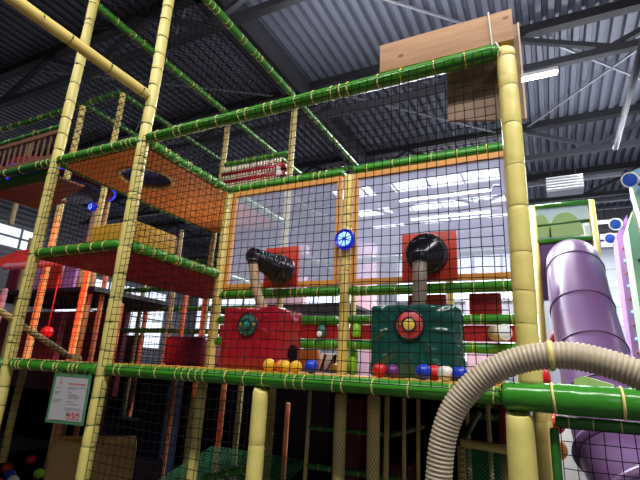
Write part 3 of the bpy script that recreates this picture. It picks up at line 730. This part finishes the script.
# ------------------------------------------------------------------ balls on the deck edge
BALL = {}
def ball(c, r, m, label, group=None):
    if m not in BALL:
        mb = MB(); mb.sphere((0, 0, 0), 1, 24, 16); mb.ring((0, 0, 0), (.3, .2, 1), .998, .012, 36, 4)
        me = bpy.data.meshes.new('play_ball'); me.from_pydata(mb.v, [], mb.f); me.polygons.foreach_set('use_smooth', mb.sm); me.materials.append(M[m]); me.update(); BALL[m] = me
    o = bpy.data.objects.new('play_ball', BALL[m]); COL.objects.link(o); o.location = c; o.scale = (r, r, r)
    return tag(o, label, 'ball', group)
G = 'balls along the deck edge'; zb = 1.484
for x, y, r, m, lb in [(-1.343, 2.1, .033, 'b_yellow', 'yellow ball leftmost in the row under the red box'),
                       (-1.283, 2.12, .031, 'b_orange', 'orange ball on the deck edge under the red box'),
                       (-1.238, 2.09, .030, 'b_yellow', 'yellow ball on the deck edge just right of the orange ball'),
                       (-1.180, 2.1, .031, 'b_yellow', 'yellow ball just left of the single blue ball under the red box'),
                       (-1.092, 2.1, .036, 'b_blue', 'blue ball on the deck edge left of the lamp post'),
                       (-.731, 2.11, .034, 'b_red', 'red ball on the deck edge at the left corner of the green box'),
                       (-.671, 2.12, .032, 'b_purple', 'purple ball on the deck edge beside a red ball'),
                       (-.518, 2.09, .036, 'b_blue', 'blue ball in front of the green box, left of a white ball'),
                       (-.485, 2.16, .035, 'b_red', 'red ball between the blue and white balls before the green box'),
                       (-.425, 2.11, .035, 'b_white', 'white ball on the deck edge in front of the green box'),
                       (-.360, 2.10, .035, 'b_blue', 'blue ball on the deck edge right of the white ball'),
                       (-.215, 2.16, .033, 'b_yellow', 'yellow ball on the deck edge by the foot of the corner post'),
                       (-.052, 2.105, .046, 'b_red', 'large red ball peeking over the glossy green beam')]:
    ball((x, y, zb+r-(.012 if r > .04 else 0)), r, m, lb, G)

# ------------------------------------------------------------------ behind the deck: bits seen through the gaps
t = thing('peg_toy', (-1.2, 3.0, 1.484), 'lime green capped peg behind the red board, right of the lamp post', 'toy')
MB().lathe((-1.20, 2.965, 1.74), (0, 0, 1), [(0, 0), (.026, 0), (.034, .02), (.034, .06), (.026, .085), (0, .095)], 20).build('cap', 'b_lime', t)
MB().tube([(-1.27, 3.06, 1.49), (-1.25, 3.06, 1.66)], .035, 16).build('peg', 'b_lime', t)
for s in (-.03, .03): MB().tube([(-1.28+s, 3.04, 1.485), (-1.27+s*.5, 3.05, 1.6)], .015, 10).build('foot', 'b_lime', t)
t = thing('peg_toy', (-1.47, 2.98, 1.73), 'dark green capped peg on the red board, left of the lamp post', 'toy')
MB().lathe((-1.47, 2.965, 1.735), (0, 0, 1), [(0, 0), (.026, 0), (.034, .02), (.034, .05), (.02, .085), (0, .09)], 20).build('cap', 'ring_green', t)
MB().disc((-1.47, 2.925, 1.755), (0, -1, 0), .02, .01, 16).build('badge', 'white', t)
tag(MB().box((-1.78, 3.2, 1.49), (-1.62, 3.26, 1.66), .01).build('foam_block', 'orange_redlit'), 'orange foam block right beside the red box, behind the beams', 'foam block')
t = thing('zebra_cushion', (-1.45, 3.35, 1.49), 'black and white striped cushion behind the deck beams, left of the lamp post', 'cushion')
MB().box((-1.66, 3.32, 1.49), (-1.34, 3.40, 1.64), .02).build('cushion_body', 'white', t)
for k in range(6): MB().bar((-1.64+k*.055, 3.316, 1.50), (-1.60+k*.055+.03*math.sin(k*2), 3.316, 1.63), .018, .006).build('stripe', 'black', t)
ball((-1.46, 3.2, 1.525), .035, 'b_yellow', 'yellow ball in front of the striped cushion behind the deck')
tag(MB().box((-.45, 3.05, 1.90), (-.255, 3.09, 2.04), .006).build('foam_block', 'redboard'), 'bright red block between two green beams beside the right corner post', 'foam block')
tag(MB().box((-.86, 3.05, 1.90), (-.60, 3.09, 2.04), .006).build('foam_block', 'redplate'), 'red block behind the hose of the right cannon', 'foam block')
t = thing('white_pipe', (-.27, 2.95, 1.74), 'short white pipe end lying in the red band at the right', 'pipe')
MB().tube([(-.30, 2.975, 1.777), (-.23, 2.90, 1.775)], .046, 24).build('pipe', 'cream', t)
MB().ring((-.23, 2.90, 1.775), (.7, -.75, 0), .043, .006, 28, 8).build('pipe_rim', 'white', t)
MB().disc((-.227, 2.897, 1.775), (.7, -.75, 0), .038, .004, 24).build('pipe_cap', 'white', t)
tag(MB().box((-3.62, 3.6, 1.484), (-3.10, 3.95, 1.77), .03).build('foam_block', 'maroon_gloss'), 'dark maroon vinyl block left of the red box, behind the net', 'foam block')
t = thing('roller_ladder', (-3.0, 4, 3.55), 'pair of red padded rollers bound with cream rope, high behind the top beam', 'roller')
for z, m in ((3.64, 'red'), (3.74, 'red')):
    MB().tube([(A+.05, 3.98, z), (B_-.05, 3.98, z)], .035, 16).build('roller', m, t)
for z in (3.585, 3.69, 3.80):
    mb = MB()
    for k in range(22): mb.ring((A+.08+k*.038, 3.96, z), (1, .4, 0), .024, .009, 12, 6)
    mb.build('rope_lacing', 'cream', t)
MB().prism([(B_-.12, 3.93, 3.60), (B_-.04, 3.93, 3.60), (B_-.12, 3.93, 3.72)], (0, -.02, 0)).build('pennant', 'white', t)

# foam block on the maroon deck
tag(MB().box((-3.02, 2.10, 2.276), (-2.545, 2.52, 2.46), .018).build('foam_block', 'yellow_foam'), 'yellow foam block lying on the maroon middle deck', 'foam block')

# rear left playground: dark boards, hanging ball, far platforms
for i, (a, b, m, lb) in enumerate([((-13, 5.7, .9), (-6.75, 5.8, 2.36), 'maroon', 'large maroon wall board behind the red lit posts'),
                                ((-9.5, 4.8, 1.0), (-7.2, 4.9, 2.2), 'maroon', 'maroon wall board at the far left picture edge'),
                                ((-7.7, 6.6, .9), (-7.3, 6.7, 2.0), 'red_dark', 'narrow dark red board between the light far windows'),
                                ((-6.0, 6.0, 1.39), (-5.5, 6.08, 1.95), 'red_dark', 'dark red board above the maroon vinyl block, left'),
                                ((-5.35, 6.0, 1.39), (-4.9, 6.08, 1.85), 'red_dark', 'dark red board above the maroon vinyl block, right')]):
    tag(MB().box(a, b).build('wall_board', m), lb, 'board')
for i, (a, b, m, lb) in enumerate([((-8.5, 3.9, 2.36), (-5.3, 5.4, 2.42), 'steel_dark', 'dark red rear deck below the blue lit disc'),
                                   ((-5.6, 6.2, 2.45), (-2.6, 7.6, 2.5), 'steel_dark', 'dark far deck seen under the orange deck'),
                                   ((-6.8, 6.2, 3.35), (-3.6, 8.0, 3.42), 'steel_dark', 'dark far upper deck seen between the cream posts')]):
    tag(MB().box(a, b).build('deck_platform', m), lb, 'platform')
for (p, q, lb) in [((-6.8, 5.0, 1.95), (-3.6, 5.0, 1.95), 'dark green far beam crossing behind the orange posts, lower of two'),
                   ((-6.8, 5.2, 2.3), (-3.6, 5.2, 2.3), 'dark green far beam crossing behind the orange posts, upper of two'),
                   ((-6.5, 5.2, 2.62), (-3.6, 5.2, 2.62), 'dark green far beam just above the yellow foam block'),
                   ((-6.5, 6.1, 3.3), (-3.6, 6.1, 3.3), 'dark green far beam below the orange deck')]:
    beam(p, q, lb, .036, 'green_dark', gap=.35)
t = thing('hanging_ball', (-4.79, 3.07, 1.7), 'round red punch ball hanging on a cord at the left', 'punch ball')
MB().sphere((-4.79, 3.07, 1.75), .062, 20, 14).build('ball', 'b_red', t)
MB().tube([(-4.79, 3.07, 1.81), (-4.79, 3.07, 2.36)], .007, 8).build('cord', 'net_red', t)
t = thing('seat_bench', (-6.8, 4.4, 2.42), 'purple and orange bench of upright cushions on the rear deck at far left', 'bench')
for k, m in enumerate(('maroon_gloss', 'orange_redlit', 'lav', 'redplate', 'lav')):
    MB().box((-8.0+k*.36, 4.25, 2.421), (-7.7+k*.36, 4.33, 2.86+.06*(k % 2)), .02).build('cushion', m, t)
# big pads behind the panels; the left one stands in for pink glow
tag(MB().box((-6.6, 9.4, FL), (-5.2, 9.6, 4.5), .05).build('wall_pad', 'pink_foam'), 'tall pink pad added for the pink glow in the left clear panel', 'pad')
tag(MB().box((-3.9, 9.4, FL), (-3.4, 9.6, 4.4), .05).build('wall_pad', 'pink_foam'), 'pink pad seen through the right clear panel beside the lamp post', 'pad')
tag(MB().box((-1.5, 9.6, FL), (-.9, 9.8, 3.2), .05).build('wall_pad', 'pink_foam'), 'pink pad seen through the right clear panel right of the cannon', 'pad')
for x, z, m, lb in [(-.78, 4.16, 'b_purple', 'violet hanging ball high in the right clear panel'), (-.55, 4.36, 'b_blue', 'blue hanging ball high in the right clear panel')]:
    t = thing('hanging_ball', (x, 7.0, z), lb, 'ball', 'balls hung high behind the clear panels')
    MB().sphere((x, 7.0, z), .085, 20, 14).build('ball', m, t); MB().tube([(x, 7, z+.085), (x, 7, CE-.01)], .004, 6).build('cord', 'net', t)
beam((-3.4, 6.2, 3.15), (-.3, 6.2, 3.15), 'pale green far beam seen level through both clear panels', .04, 'green', gap=.4)

# ------------------------------------------------------------------ under the deck
tag(MB().box((-13.5, 6.5, FL), (-2.4, 6.6, 1.38)).build('dark_backdrop', 'black_cap'), 'black sheet standing in for the unlit depth at lower left', 'board')  # both sheets paint the darkness beneath the decks
tag(MB().box((-2.4, 5.15, FL), (-.28, 5.2, 1.42)).build('dark_backdrop', 'black_cap'), 'black sheet standing in for the unlit depth under the yellow deck', 'board')
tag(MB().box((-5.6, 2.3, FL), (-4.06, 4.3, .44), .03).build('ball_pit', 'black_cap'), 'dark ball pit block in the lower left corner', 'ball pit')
rng = random.Random(4)
tag(MB().box((-3.56, 2.50, FL), (-2.92, 2.95, .845), .02, math.radians(48), (-3.56, 2.5, 0)).build('foam_box', 'tan_foam'), 'tan foam box standing on the floor below the notice', 'foam box')
pit = [(-4.60, 2.85, 'b_red'), (-4.32, 2.72, 'b_blue'), (-4.11, 2.62, 'b_white'), (-4.12, 2.5, 'b_red'), (-4.22, 2.42, 'b_red'), (-4.45, 3.15, 'b_blue'), (-4.2, 2.9, 'b_lime'), (-4.8, 3.2, 'b_red')]
wh = ['left picture corner', 'next to the red ball in the left corner', 'left foot of the tan foam box', 'just under the white ball', 'front foot of the tan box', 'second row back', 'between blue and white balls', 'far back left']
for (x, y, m), w in zip(pit, wh):
    ball((x, y, .44+.045), .045, m, '%s ball in the dark ball pit, %s' % (m[2:], w), 'balls in the dark ball pit')
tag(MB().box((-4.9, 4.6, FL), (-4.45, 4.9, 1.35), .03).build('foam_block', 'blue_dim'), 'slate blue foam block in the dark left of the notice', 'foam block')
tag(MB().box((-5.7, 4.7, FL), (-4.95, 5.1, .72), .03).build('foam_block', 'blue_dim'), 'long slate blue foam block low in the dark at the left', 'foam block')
for x, y, z0, z1, m, lb in [(-3.25, 4.2, FL, 1.38, 'orange_redlit', 'orange banded post in the dark just left of the tan post under the deck'),
                            (-2.95, 4.1, FL, 1.38, 'yellow_net', 'netted ochre post in the dark beside an orange banded post'),
                            (-3.0, 5.2, FL, 1.1, 'orange_redlit', 'short orange banded post in the dark left of the smooth middle post'),
                            (-4.6, 3.5, .44, 1.38, 'orange_redlit', 'orange brown post in the dark left of the notice'),
                            (-4.2, 3.0, FL, 1.2, 'orange_redlit', 'stub of orange brown post behind the lower edge of the notice')]:
    member('padded_post', (x, y, z0), (x, y, z1), .03, m, lb, 'padded post', 'tie_b', .12)
for x, y, z0, z1, r, lb in [(-.855, 2.6, FL, 1.39, .0145, 'thin netted yellow post under the deck, left of the slim three'),
                            (-.755, 2.6, FL, 1.39, .0115, 'thin netted yellow post under the deck, middle of the slim three'),
                            (-.69, 2.65, FL, 1.39, .0105, 'thin netted yellow post under the deck, right of the slim three'),
                            (-1.35, 2.6, FL, 1.39, .012, 'thin yellow post in the dark right of the smooth middle post')]:
    member('padded_post', (x, y, z0), (x, y, z1), r, 'yellow_net', lb, 'padded post')
beam((-1.34, 2.6, 1.17), (-.87, 2.6, 1.175), 'dark green beam in the gloom behind the netted pair of posts', .014, 'green_dark', gap=.12)
beam((-.84, 2.62, 1.175), (-.75, 3.0, 1.20), 'dark green beam end running back from the slim posts', .014, 'green_dark', gap=.12)
beam((-1.34, 2.6, .96), (-.74, 2.62, .955), 'low dark rail in the gloom under the deck', .016, 'green_dark', gap=.2)
tag(MB().box((-2.05, 4.5, FL), (-1.75, 4.8, 1.25), .02).build('foam_block', 'maroon_gloss'), 'maroon foam block in the dark right of the smooth middle post', 'foam block')
tag(MB().box((-1.5, 4.3, FL), (-1.2, 4.6, .74), .02).build('foam_block', 'red_dark'), 'dark red foam block low between the netted posts', 'foam block')
# barrier right of the hose
t = thing('mesh_barrier', (-.33, 2.5, 1.0), 'low barrier of green mesh and yellow rails right of the hose', 'barrier')
MB().tube([(-.435, 2.5, 1.195), (-.16, 2.5, 1.183)], .021, 16).build('top_rail', 'yellow', t)
net('mesh_panel', (-.43, 2.5, .98), (.28, 0, -.005), (0, 0, .19), .012, .0035, 'net_green', '', True, .001, False, parent=t)
MB().tube([(-.435, 2.5, FL), (-.435, 2.5, 1.18)], .021, 16).build('corner_post', 'yellow_net', t)
MB().tube([(-.435, 2.52, 1.2), (-.43, 3.1, 1.30)], .018, 14).build('side_rail', 'green_dark', t)
MB().tube([(-.15, 2.62, FL), (-.15, 2.62, 1.17)], .014, 12).build('inner_post', 'yellow_net', t)
tag(MB().box((-.44, 2.56, FL), (-.16, 2.575, .97)).build('mat_panel', 'maroon'), 'dark maroon mat standing behind the green mesh barrier', 'mat')
member('padded_post', (-.262, 2.72, FL), (-.252, 2.72, 1.38), .026, 'red', 'shiny red post left of the creased yellow post', 'padded post', wob=.1)
for z, lb in ((1.33, 'upper'), (1.25, 'lower')):
    beam((-.55, 3.6, z), (-.2, 3.6, z), 'short green rail behind the hose foot, %s of two' % lb, .022, 'green_dark', gap=.1)
for x, lb in ((-.56, 'left'), (-.42, 'right')):
    member('padded_post', (x, 3.5, FL), (x, 3.5, 1.38), .015, 'yellow_net', 'slim netted post just right of the hose, %s of two' % lb, 'padded post')
tag(MB().prism([(.07, 2.12, 1.43), (.22, 2.12, 1.43), (.20, 2.12, 1.508), (.105, 2.12, 1.535), (.075, 2.12, 1.52)], (.02, .12, 0)).build('foam_block', 'leaf'), 'light green foam wedge lying behind the glossy green beam', 'foam block')

tag(MB().box((.0, 2.08, 1.385), (1.1, 2.9, 1.43)).build('deck_platform', 'red_dark'), 'deck strip behind the glossy green beam at right, carrying the green wedge', 'platform')
# ------------------------------------------------------------------ big hose in front
t = thing('corrugated_hose', (-.33, 1.45, FL), 'big beige corrugated hose arching in front of the corner post', 'hose')
hp = [(-.345, 1.45, FL), (-.345, 1.45, .5), (-.335, 1.45, 1.0), (-.320, 1.45, 1.2), (-.304, 1.45, 1.324), (-.266, 1.45, 1.420), (-.197, 1.45, 1.498), (-.12, 1.45, 1.545), (-.04, 1.45, 1.570), (.049, 1.45, 1.576), (.129, 1.45, 1.560), (.204, 1.45, 1.530), (.28, 1.45, 1.478), (.38, 1.45, 1.40), (.44, 1.45, 1.2), (.46, 1.45, .8), (.47, 1.45, FL)]
corr_hose(hp, .0385, .0118, .0042, 26).build('hose_body', 'hose', t)
MB().ring((.0, 1.45, 1.575), (1, 0, .05), .039, .004, 32, 6, 2.).build('strap', 'tie_y', t)

# ------------------------------------------------------------------ notice
t = thing('notice_board', (-2.71, 1.94, 1.11), 'white safety notice in a green frame hanging under the front beam', 'sign')
TL, TR, BR, BL = V((-2.855, 1.94, 1.402)), V((-2.51, 1.94, 1.402)), V((-2.505, 1.94, 1.118)), V((-2.855, 1.94, 1.108))
MB().prism([BL, BR, TR, TL], (0, .006, 0)).build('sign_frame', 'sign_frame', t)
def sp(u, v, d=0.): return TL.lerp(TR, u).lerp(BL.lerp(BR, u), v)+V((0, -d, 0))
MB().prism([sp(.07, .94, .001), sp(.95, .93, .001), sp(.95, .07, .001), sp(.08, .07, .001)], (0, -.002, 0)).build('sign_sheet', 'paper', t)
def textline(x0, x1, v, h, m, seed):
    rg = random.Random(seed); mb = MB(); u = x0
    while u < x1-.004:
        w = min(rg.uniform(.014, .04), x1-u); mb.prism([sp(u, v+h, .0032), sp(u+w, v+h, .0032), sp(u+w, v, .0032), sp(u, v, .0032)], (0, -.0008, 0)); u += w+.008
    mb.build('text_line', m, t)
textline(.46, .90, .185, .028, 'ink_red', 1)
for k, (a, b, v) in enumerate([(.46, .92, .265), (.46, .66, .295), (.48, .58, .36), (.50, .76, .41), (.50, .82, .445), (.50, .78, .48), (.46, .66, .55), (.46, .80, .60), (.46, .88, .68), (.46, .90, .715)]): textline(a, b, v, .014, 'ink', 10+k)
for k, (a, b, v) in enumerate([(.12, .26, .29), (.12, .30, .37), (.12, .24, .40), (.12, .36, .52), (.12, .34, .55), (.12, .28, .58)]): textline(a, b, v, .012, 'ink', 40+k)
mb = MB(); mb.prism([sp(.22, .22, .0032), sp(.25, .22, .0032), sp(.255, .14, .0032), sp(.215, .14, .0032)], (0, -.0008, 0)); mb.sphere(sp(.235, .11, .003), .006, 12, 8, (1, .2, 1)); mb.build('red_emblem', 'ink_red', t)
for k in range(3):
    c = sp(.60+k*.125, .83, .004); o = MB().ring(c, (0, 1, 0), .0185, .0024, 28, 6).build('prohibition_ring', 'ink_red', t)
    MB().bar(c+V((-.012, 0, .012)), c+V((.012, 0, -.012)), .003, .002).build('slash', 'ink_red', o)
    mb = MB()
    if k == 0: mb.box((c.x-.012, c.y+.0005, c.z-.004), (c.x+.010, c.y+.0015, c.z+.006))
    else: mb.sphere(c+V((0, .001, .007)), .004, 10, 6, (1, .3, 1)); mb.box((c.x-.003, c.y+.0005, c.z-.011), (c.x+.003, c.y+.0015, c.z+.003))
    mb.build('pictogram', 'ink_black', o)
for u in (.1, .5, .9):
    p = sp(u, 0.0); MB().ring(p+V((0, .0, .02)), (1, 0, 0), .022, .0025, 16, 6).build('hanging_tie', 'tie_g', t)

# ------------------------------------------------------------------ plank and plywood at the top
t = thing('wooden_plank', (-.37, 2, 3.07), 'pale pine plank lying along the top green beam', 'plank')
MB().box((-.712, 1.985, 3.072), (-.036, 2.03, 3.252), .003).build('plank_board', 'pine', t)
t2 = thing('plywood_sheet', (-.18, 2.12, 2.72), 'brown plywood sheet behind the top right of the front net', 'board')
MB().prism([(-.375, 2.10, 2.77), (-.02, 2.10, 2.70), (-.02, 2.10, 3.25), (-.375, 2.10, 3.25)], (0, .018, 0)).build('sheet', 'ply', t2)
MB().box((-.018, 2.095, 2.70), (-.010, 2.122, 3.252)).build('sheet_edge', 'ply_edge', t2)
c = corr_hose([(-.135, 1.982, 3.06), (-.138, 1.975, 3.16), (-.142, 1.975, 3.252), (-.142, 2.01, 3.262), (-.14, 2.036, 3.2), (-.125, 2.04, 3.05), (-.115, 2.0, 2.985), (-.10, 1.955, 3.0), (-.115, 1.958, 3.05), (-.135, 1.982, 3.06)], .004, .006, .0008, 8)
tag(c.build('cord_loop', 'cord'), 'white cord looped round the right end of the pine plank', 'cord')

# ------------------------------------------------------------------ purple slide and its tower
t = thing('tube_slide', (.42, 5.3, FL), 'purple plastic tube slide coming down behind the corner post', 'slide')
sl = [(.37, 7.03, 3.10), (.37, 6.85, 3.09), (.365, 6.55, 2.95), (.36, 6.06, 2.42), (.385, 5.62, 1.87), (.41, 5.18, 1.38), (.47, 4.75, .93), (.66, 4.35, .6), (1.05, 4.15, .4), (1.6, 4.15, .25)]
P = [V(p) for p in sl]; P = [P[0]*2-P[1]]+P+[P[-1]*2-P[-2]]; dn = []
for i in range(1, len(P)-2):
    for k in range(10):
        u = k/10; a, b, c_, d_ = P[i-1], P[i], P[i+1], P[i+2]; dn.append(.5*((2*b)+(c_-a)*u+(2*a-5*b+4*c_-d_)*u*u+(3*b-a-3*c_+d_)*u**3))
dn.append(P[-2])
MB().tube(dn, .325, 40, False).build('slide_tube', 'purple', t)
for i in (22, 32, 41, 50, 58, 66, 74):
    ax = (dn[i+1]-dn[i-1]).normalized(); MB().ring(dn[i], ax, .327, .009, 44, 6).build('flange_seam', 'purple_d', t)
    if i > 53: MB().ring(dn[i]+ax*.05, ax, .335, .035, 44, 8, 1.2).build('flange', 'purple', t)
t = thing('slide_tower', (.3, 7.1, FL), 'tower at the head of the purple slide with leaf green panel', 'tower')
YT = 7.05
for x in (-.07, .69): MB().tube([(x, YT, FL), (x, YT, 4.04)], .045, 14).build('post', 'yellow_warm', t)
for x in (-.07, .62): MB().tube([(x, YT+1.0, FL), (x, YT+1.0, 4.0)], .04, 12).build('post', 'cream', t)
for z in (4.02, 3.48): MB().tube([(-.07, YT, z), (.69, YT, z)], .036, 14).build('rail', 'green', t)
MB().tube([(-.07, YT+.02, 3.72), (.69, YT+.02, 3.75)], .026, 12).build('rail', 'green_dark', t)
MB().box((-.05, YT+.03, 3.50), (.66, YT+.04, 4.0)).build('clear_back', 'pale', t)
def dome(cx, w, h):
    pl = [V((cx-w, YT-.0, 3.54))]+[V((cx+w*math.cos(PI-PI*k/14), YT, 3.56+h*math.sin(PI*k/14))) for k in range(15)]+[V((cx+w, YT, 3.54))]
    return MB().prism(pl, (0, .015, 0))
dome(.03, .12, .34).build('leaf_panel', 'leaf', t); dome(.34, .22, .34).build('leaf_panel', 'leaf', t)
MB().box((-.05, YT+.02, 2.62), (.66, YT+.05, 3.45)).build('back_panel', 'violet', t)
tag(MB().tube([(.0, 6.2, 1.9), (.16, 6.6, 2.35)], .035, 12).build('strut', 'b_red'), 'short red strut left of the purple slide', 'strut')

# ------------------------------------------------------------------ right background: game cabinets and lamps
t = thing('game_cabinet', (1.15, 8.4, FL), 'lavender light strip cabinet right of the purple slide', 'cabinet')
MB().prism([(1.09, 8.2, FL), (1.27, 8.2, FL), (1.27, 8.2, 4.15), (1.09, 8.2, 3.82)], (0, .5, 0)).build('cabinet_body', 'lav', t)
for k in range(16): MB().disc((1.16, 8.19, .6+k*.2), (0, -1, 0), .022, .02, 14).build('bulb', 'ink_red' if k % 2 else 'led_pale', t)
MB().box((1.215, 8.18, FL), (1.245, 8.199, 3.8)).build('light_strip', 'white', t)
t = thing('game_cabinet', (1.3, 7.4, FL), 'mint green cabinet with peach edge at the right picture border', 'cabinet')
MB().prism([(1.14, 7.45, FL), (1.56, 7.45, FL), (1.56, 7.45, 4.35), (1.24, 7.45, 3.98), (1.14, 7.45, 3.70)], (0, .5, 0)).build('cabinet_body', 'mint', t)
MB().prism([(1.235, 7.43, 3.9), (1.275, 7.43, 3.98), (1.36, 7.43, 3.2), (1.36, 7.43, FL), (1.315, 7.43, FL), (1.315, 7.43, 3.2)], (0, .019, 0)).build('edge_strip', 'peach', t)
for k in range(9): MB().disc((1.22, 7.44, 1.3+k*.24), (0, -1, 0), .025, .02, 12).build('bulb', 'ink_black', t)
t = thing('game_cabinet', (1.4, 6.8, FL), 'sky blue cabinet top at the right picture border', 'cabinet')
MB().prism([(1.245, 6.8, 3.3), (1.9, 6.8, 3.3), (1.9, 6.8, 4.6), (1.17, 6.8, 4.3), (1.17, 6.8, 4.05)], (0, .3, 0)).build('cabinet_body', 'sky', t)
MB().bar((1.165, 6.79, 4.1), (1.25, 6.79, 3.3), .035, .03).build('edge_strip', 'mint', t)
MB().box((1.5, 6.85, FL), (1.9, 7.05, 3.3)).build('cabinet_leg', 'sky', t)
def spot(c, R, aim, label, arm):
    t = thing('round_lamp', c, label, 'lamp', 'round lamps at the right'); aim = V(aim).normalized()
    MB().lathe(c, aim, [(0, -R*.9), (R*.6, -R*.85), (R*.95, -R*.3), (R, .1*R), (R*.98, .22*R), (R*.86, .24*R), (R*.84, .12*R), (0, .10*R)], 32).build('lamp_housing', 'white', t)
    MB().lathe(V(c)+aim*R*.14, aim, [(0, 0), (R*.82, 0), (R*.78, .05*R), (0, .06*R)], 32).build('lens', 'lens_blue', t)
    MB().bar(c-aim*R*.5, arm, .025).build('bracket', 'steel', t)
spot(V((.945, 5.6, 3.71)), .088, (-.45, -.75, -.45), 'round white lamp with blue face, topmost and largest of three at right', V((1.3, 6.9, 4.1)))
spot(V((1.07, 7.95, 3.93)), .095, (-.4, -.8, -.4), 'round white lamp with blue face, middle of three at right', V((1.2, 8.25, 3.98)))
spot(V((1.05, 8.55, 3.87)), .095, (-.4, -.8, -.4), 'round white lamp with blue face, lowest of three at right', V((1.15, 8.65, 3.6)))
tag(MB().box((-.12, 8.6, FL), (.25, 9.0, 1.25), .02).build('vending_machine', 'white'), 'bright white machine low behind the lower right net', 'machine')
for z, m, lb in ((1.35, 'b_red', 'upper'), (1.05, 'orange_pl', 'lower')):
    ball((-.02, 6.9, z-.35), .12, m, 'red orange ball toy low behind the lower right net, %s one' % lb)

# ------------------------------------------------------------------ light
def area(name, loc, rot, sx, sy, pw, col=(1, 1, 1)):
    l = bpy.data.lights.new(name, 'AREA'); l.shape = 'RECTANGLE'; l.size = sx; l.size_y = sy; l.energy = pw; l.color = col
    o = bpy.data.objects.new(name, l); COL.objects.link(o); o.location = loc; o.rotation_euler = rot; return o
area('roof_lamp_row', (.3, -.6, 5.9), (math.radians(16), 0, 0), 5, .4, 300, (1, .98, .95))
area('roof_lamp_row', (2.4, 1.2, 5.9), (0, math.radians(12), 0), .4, 4, 195, (1, .99, .97))
area('roof_lamp_row', (-4.5, -.2, 5.9), (math.radians(12), 0, 0), 3, .4, 80, (1, .97, .93))
area('roof_lamp_row', (-1.6, 7.6, 5.6), (0, 0, 0), 4, .4, 650, (.95, .97, 1))
area('roof_lamp_row', (3.0, 9.5, 5.7), (0, 0, 0), 4, .4, 300, (.95, .97, 1))
area('roof_lamp_row', (-.5, 12.5, 5.6), (0, 0, 0), 6, .4, 450, (.93, .96, 1))
area('added_roof_fill', (1.5, 8.0, 5.0), (PI, 0, 0), 3, .3, 80, (.9, .93, 1))  # this and the next are added fills aimed up to lighten the roof
area('added_roof_fill', (-1.0, 4.6, 5.2), (PI, 0, 0), 4, .3, 75, (.9, .93, 1))
area('entrance_daylight', (4.5, -6, 4.6), (math.radians(75), 0, math.radians(30)), 6, 2.0, 90, (.95, .97, 1))
def point(name, loc, pw, col, r=.1):
    l = bpy.data.lights.new(name, 'POINT'); l.energy = pw; l.color = col; l.shadow_soft_size = r
    o = bpy.data.objects.new(name, l); COL.objects.link(o); o.location = loc
def spotlamp(name, loc, aim, pw, col, deg):
    l = bpy.data.lights.new(name, 'SPOT'); l.energy = pw; l.color = col; l.spot_size = math.radians(deg); l.spot_blend = .4; l.shadow_soft_size = .05
    o = bpy.data.objects.new(name, l); COL.objects.link(o); o.location = loc; o.rotation_mode = 'QUATERNION'; o.rotation_quaternion = (V(aim)-V(loc)).to_track_quat('-Z', 'Y')
spotlamp('red_party_lamp', (-3.75, 2.45, 2.12), (-5.2, 4.2, 1.55), 80, (1, .05, .025), 120)
spotlamp('red_party_lamp', (-4.35, 2.45, 2.88), (-5.6, 3.4, 2.1), 30, (1, .05, .03), 80)
spotlamp('added_deck_fill', (-3.0, 3.3, 2.32), (-3.0, 3.0, 3.1), 11, (1, .85, .6), 130)  # added hidden fill brightening the orange deck underside
point('blue_party_lamp', (-5.75, 3.2, 3.45), 3, (.03, .06, 1))
w = bpy.data.worlds.new('hall_air'); SC.world = w; w.use_nodes = True
w.node_tree.nodes['Background'].inputs[0].default_value = (.75, .8, 1, 1); w.node_tree.nodes['Background'].inputs[1].default_value = .05

# ------------------------------------------------------------------ camera
cam = bpy.data.cameras.new('camera'); co = bpy.data.objects.new('camera', cam); COL.objects.link(co); SC.camera = co
cam.sensor_width = 36; cam.sensor_fit = 'HORIZONTAL'; cam.lens = 449.28/640*36; cam.clip_start = .05; cam.clip_end = 100
yaw, pitch, roll = -.4749675, .2833786, .0534816
fw = V((math.sin(yaw)*math.cos(pitch), math.cos(yaw)*math.cos(pitch), math.sin(pitch))); rt = V((math.cos(yaw), -math.sin(yaw), 0)); up = rt.cross(fw)
r2 = rt*math.cos(roll)+up*math.sin(roll); u2 = -rt*math.sin(roll)+up*math.cos(roll)
mw = Matrix((r2, u2, -fw)).transposed().to_4x4(); mw.translation = V((0, 0, 1.5)); co.matrix_world = mw

vs_ = SC.view_settings; vs_.view_transform = 'Standard'; vs_.look = 'None'; vs_.gamma = 1; vs_.use_curve_mapping = False; vs_.exposure = 0.0
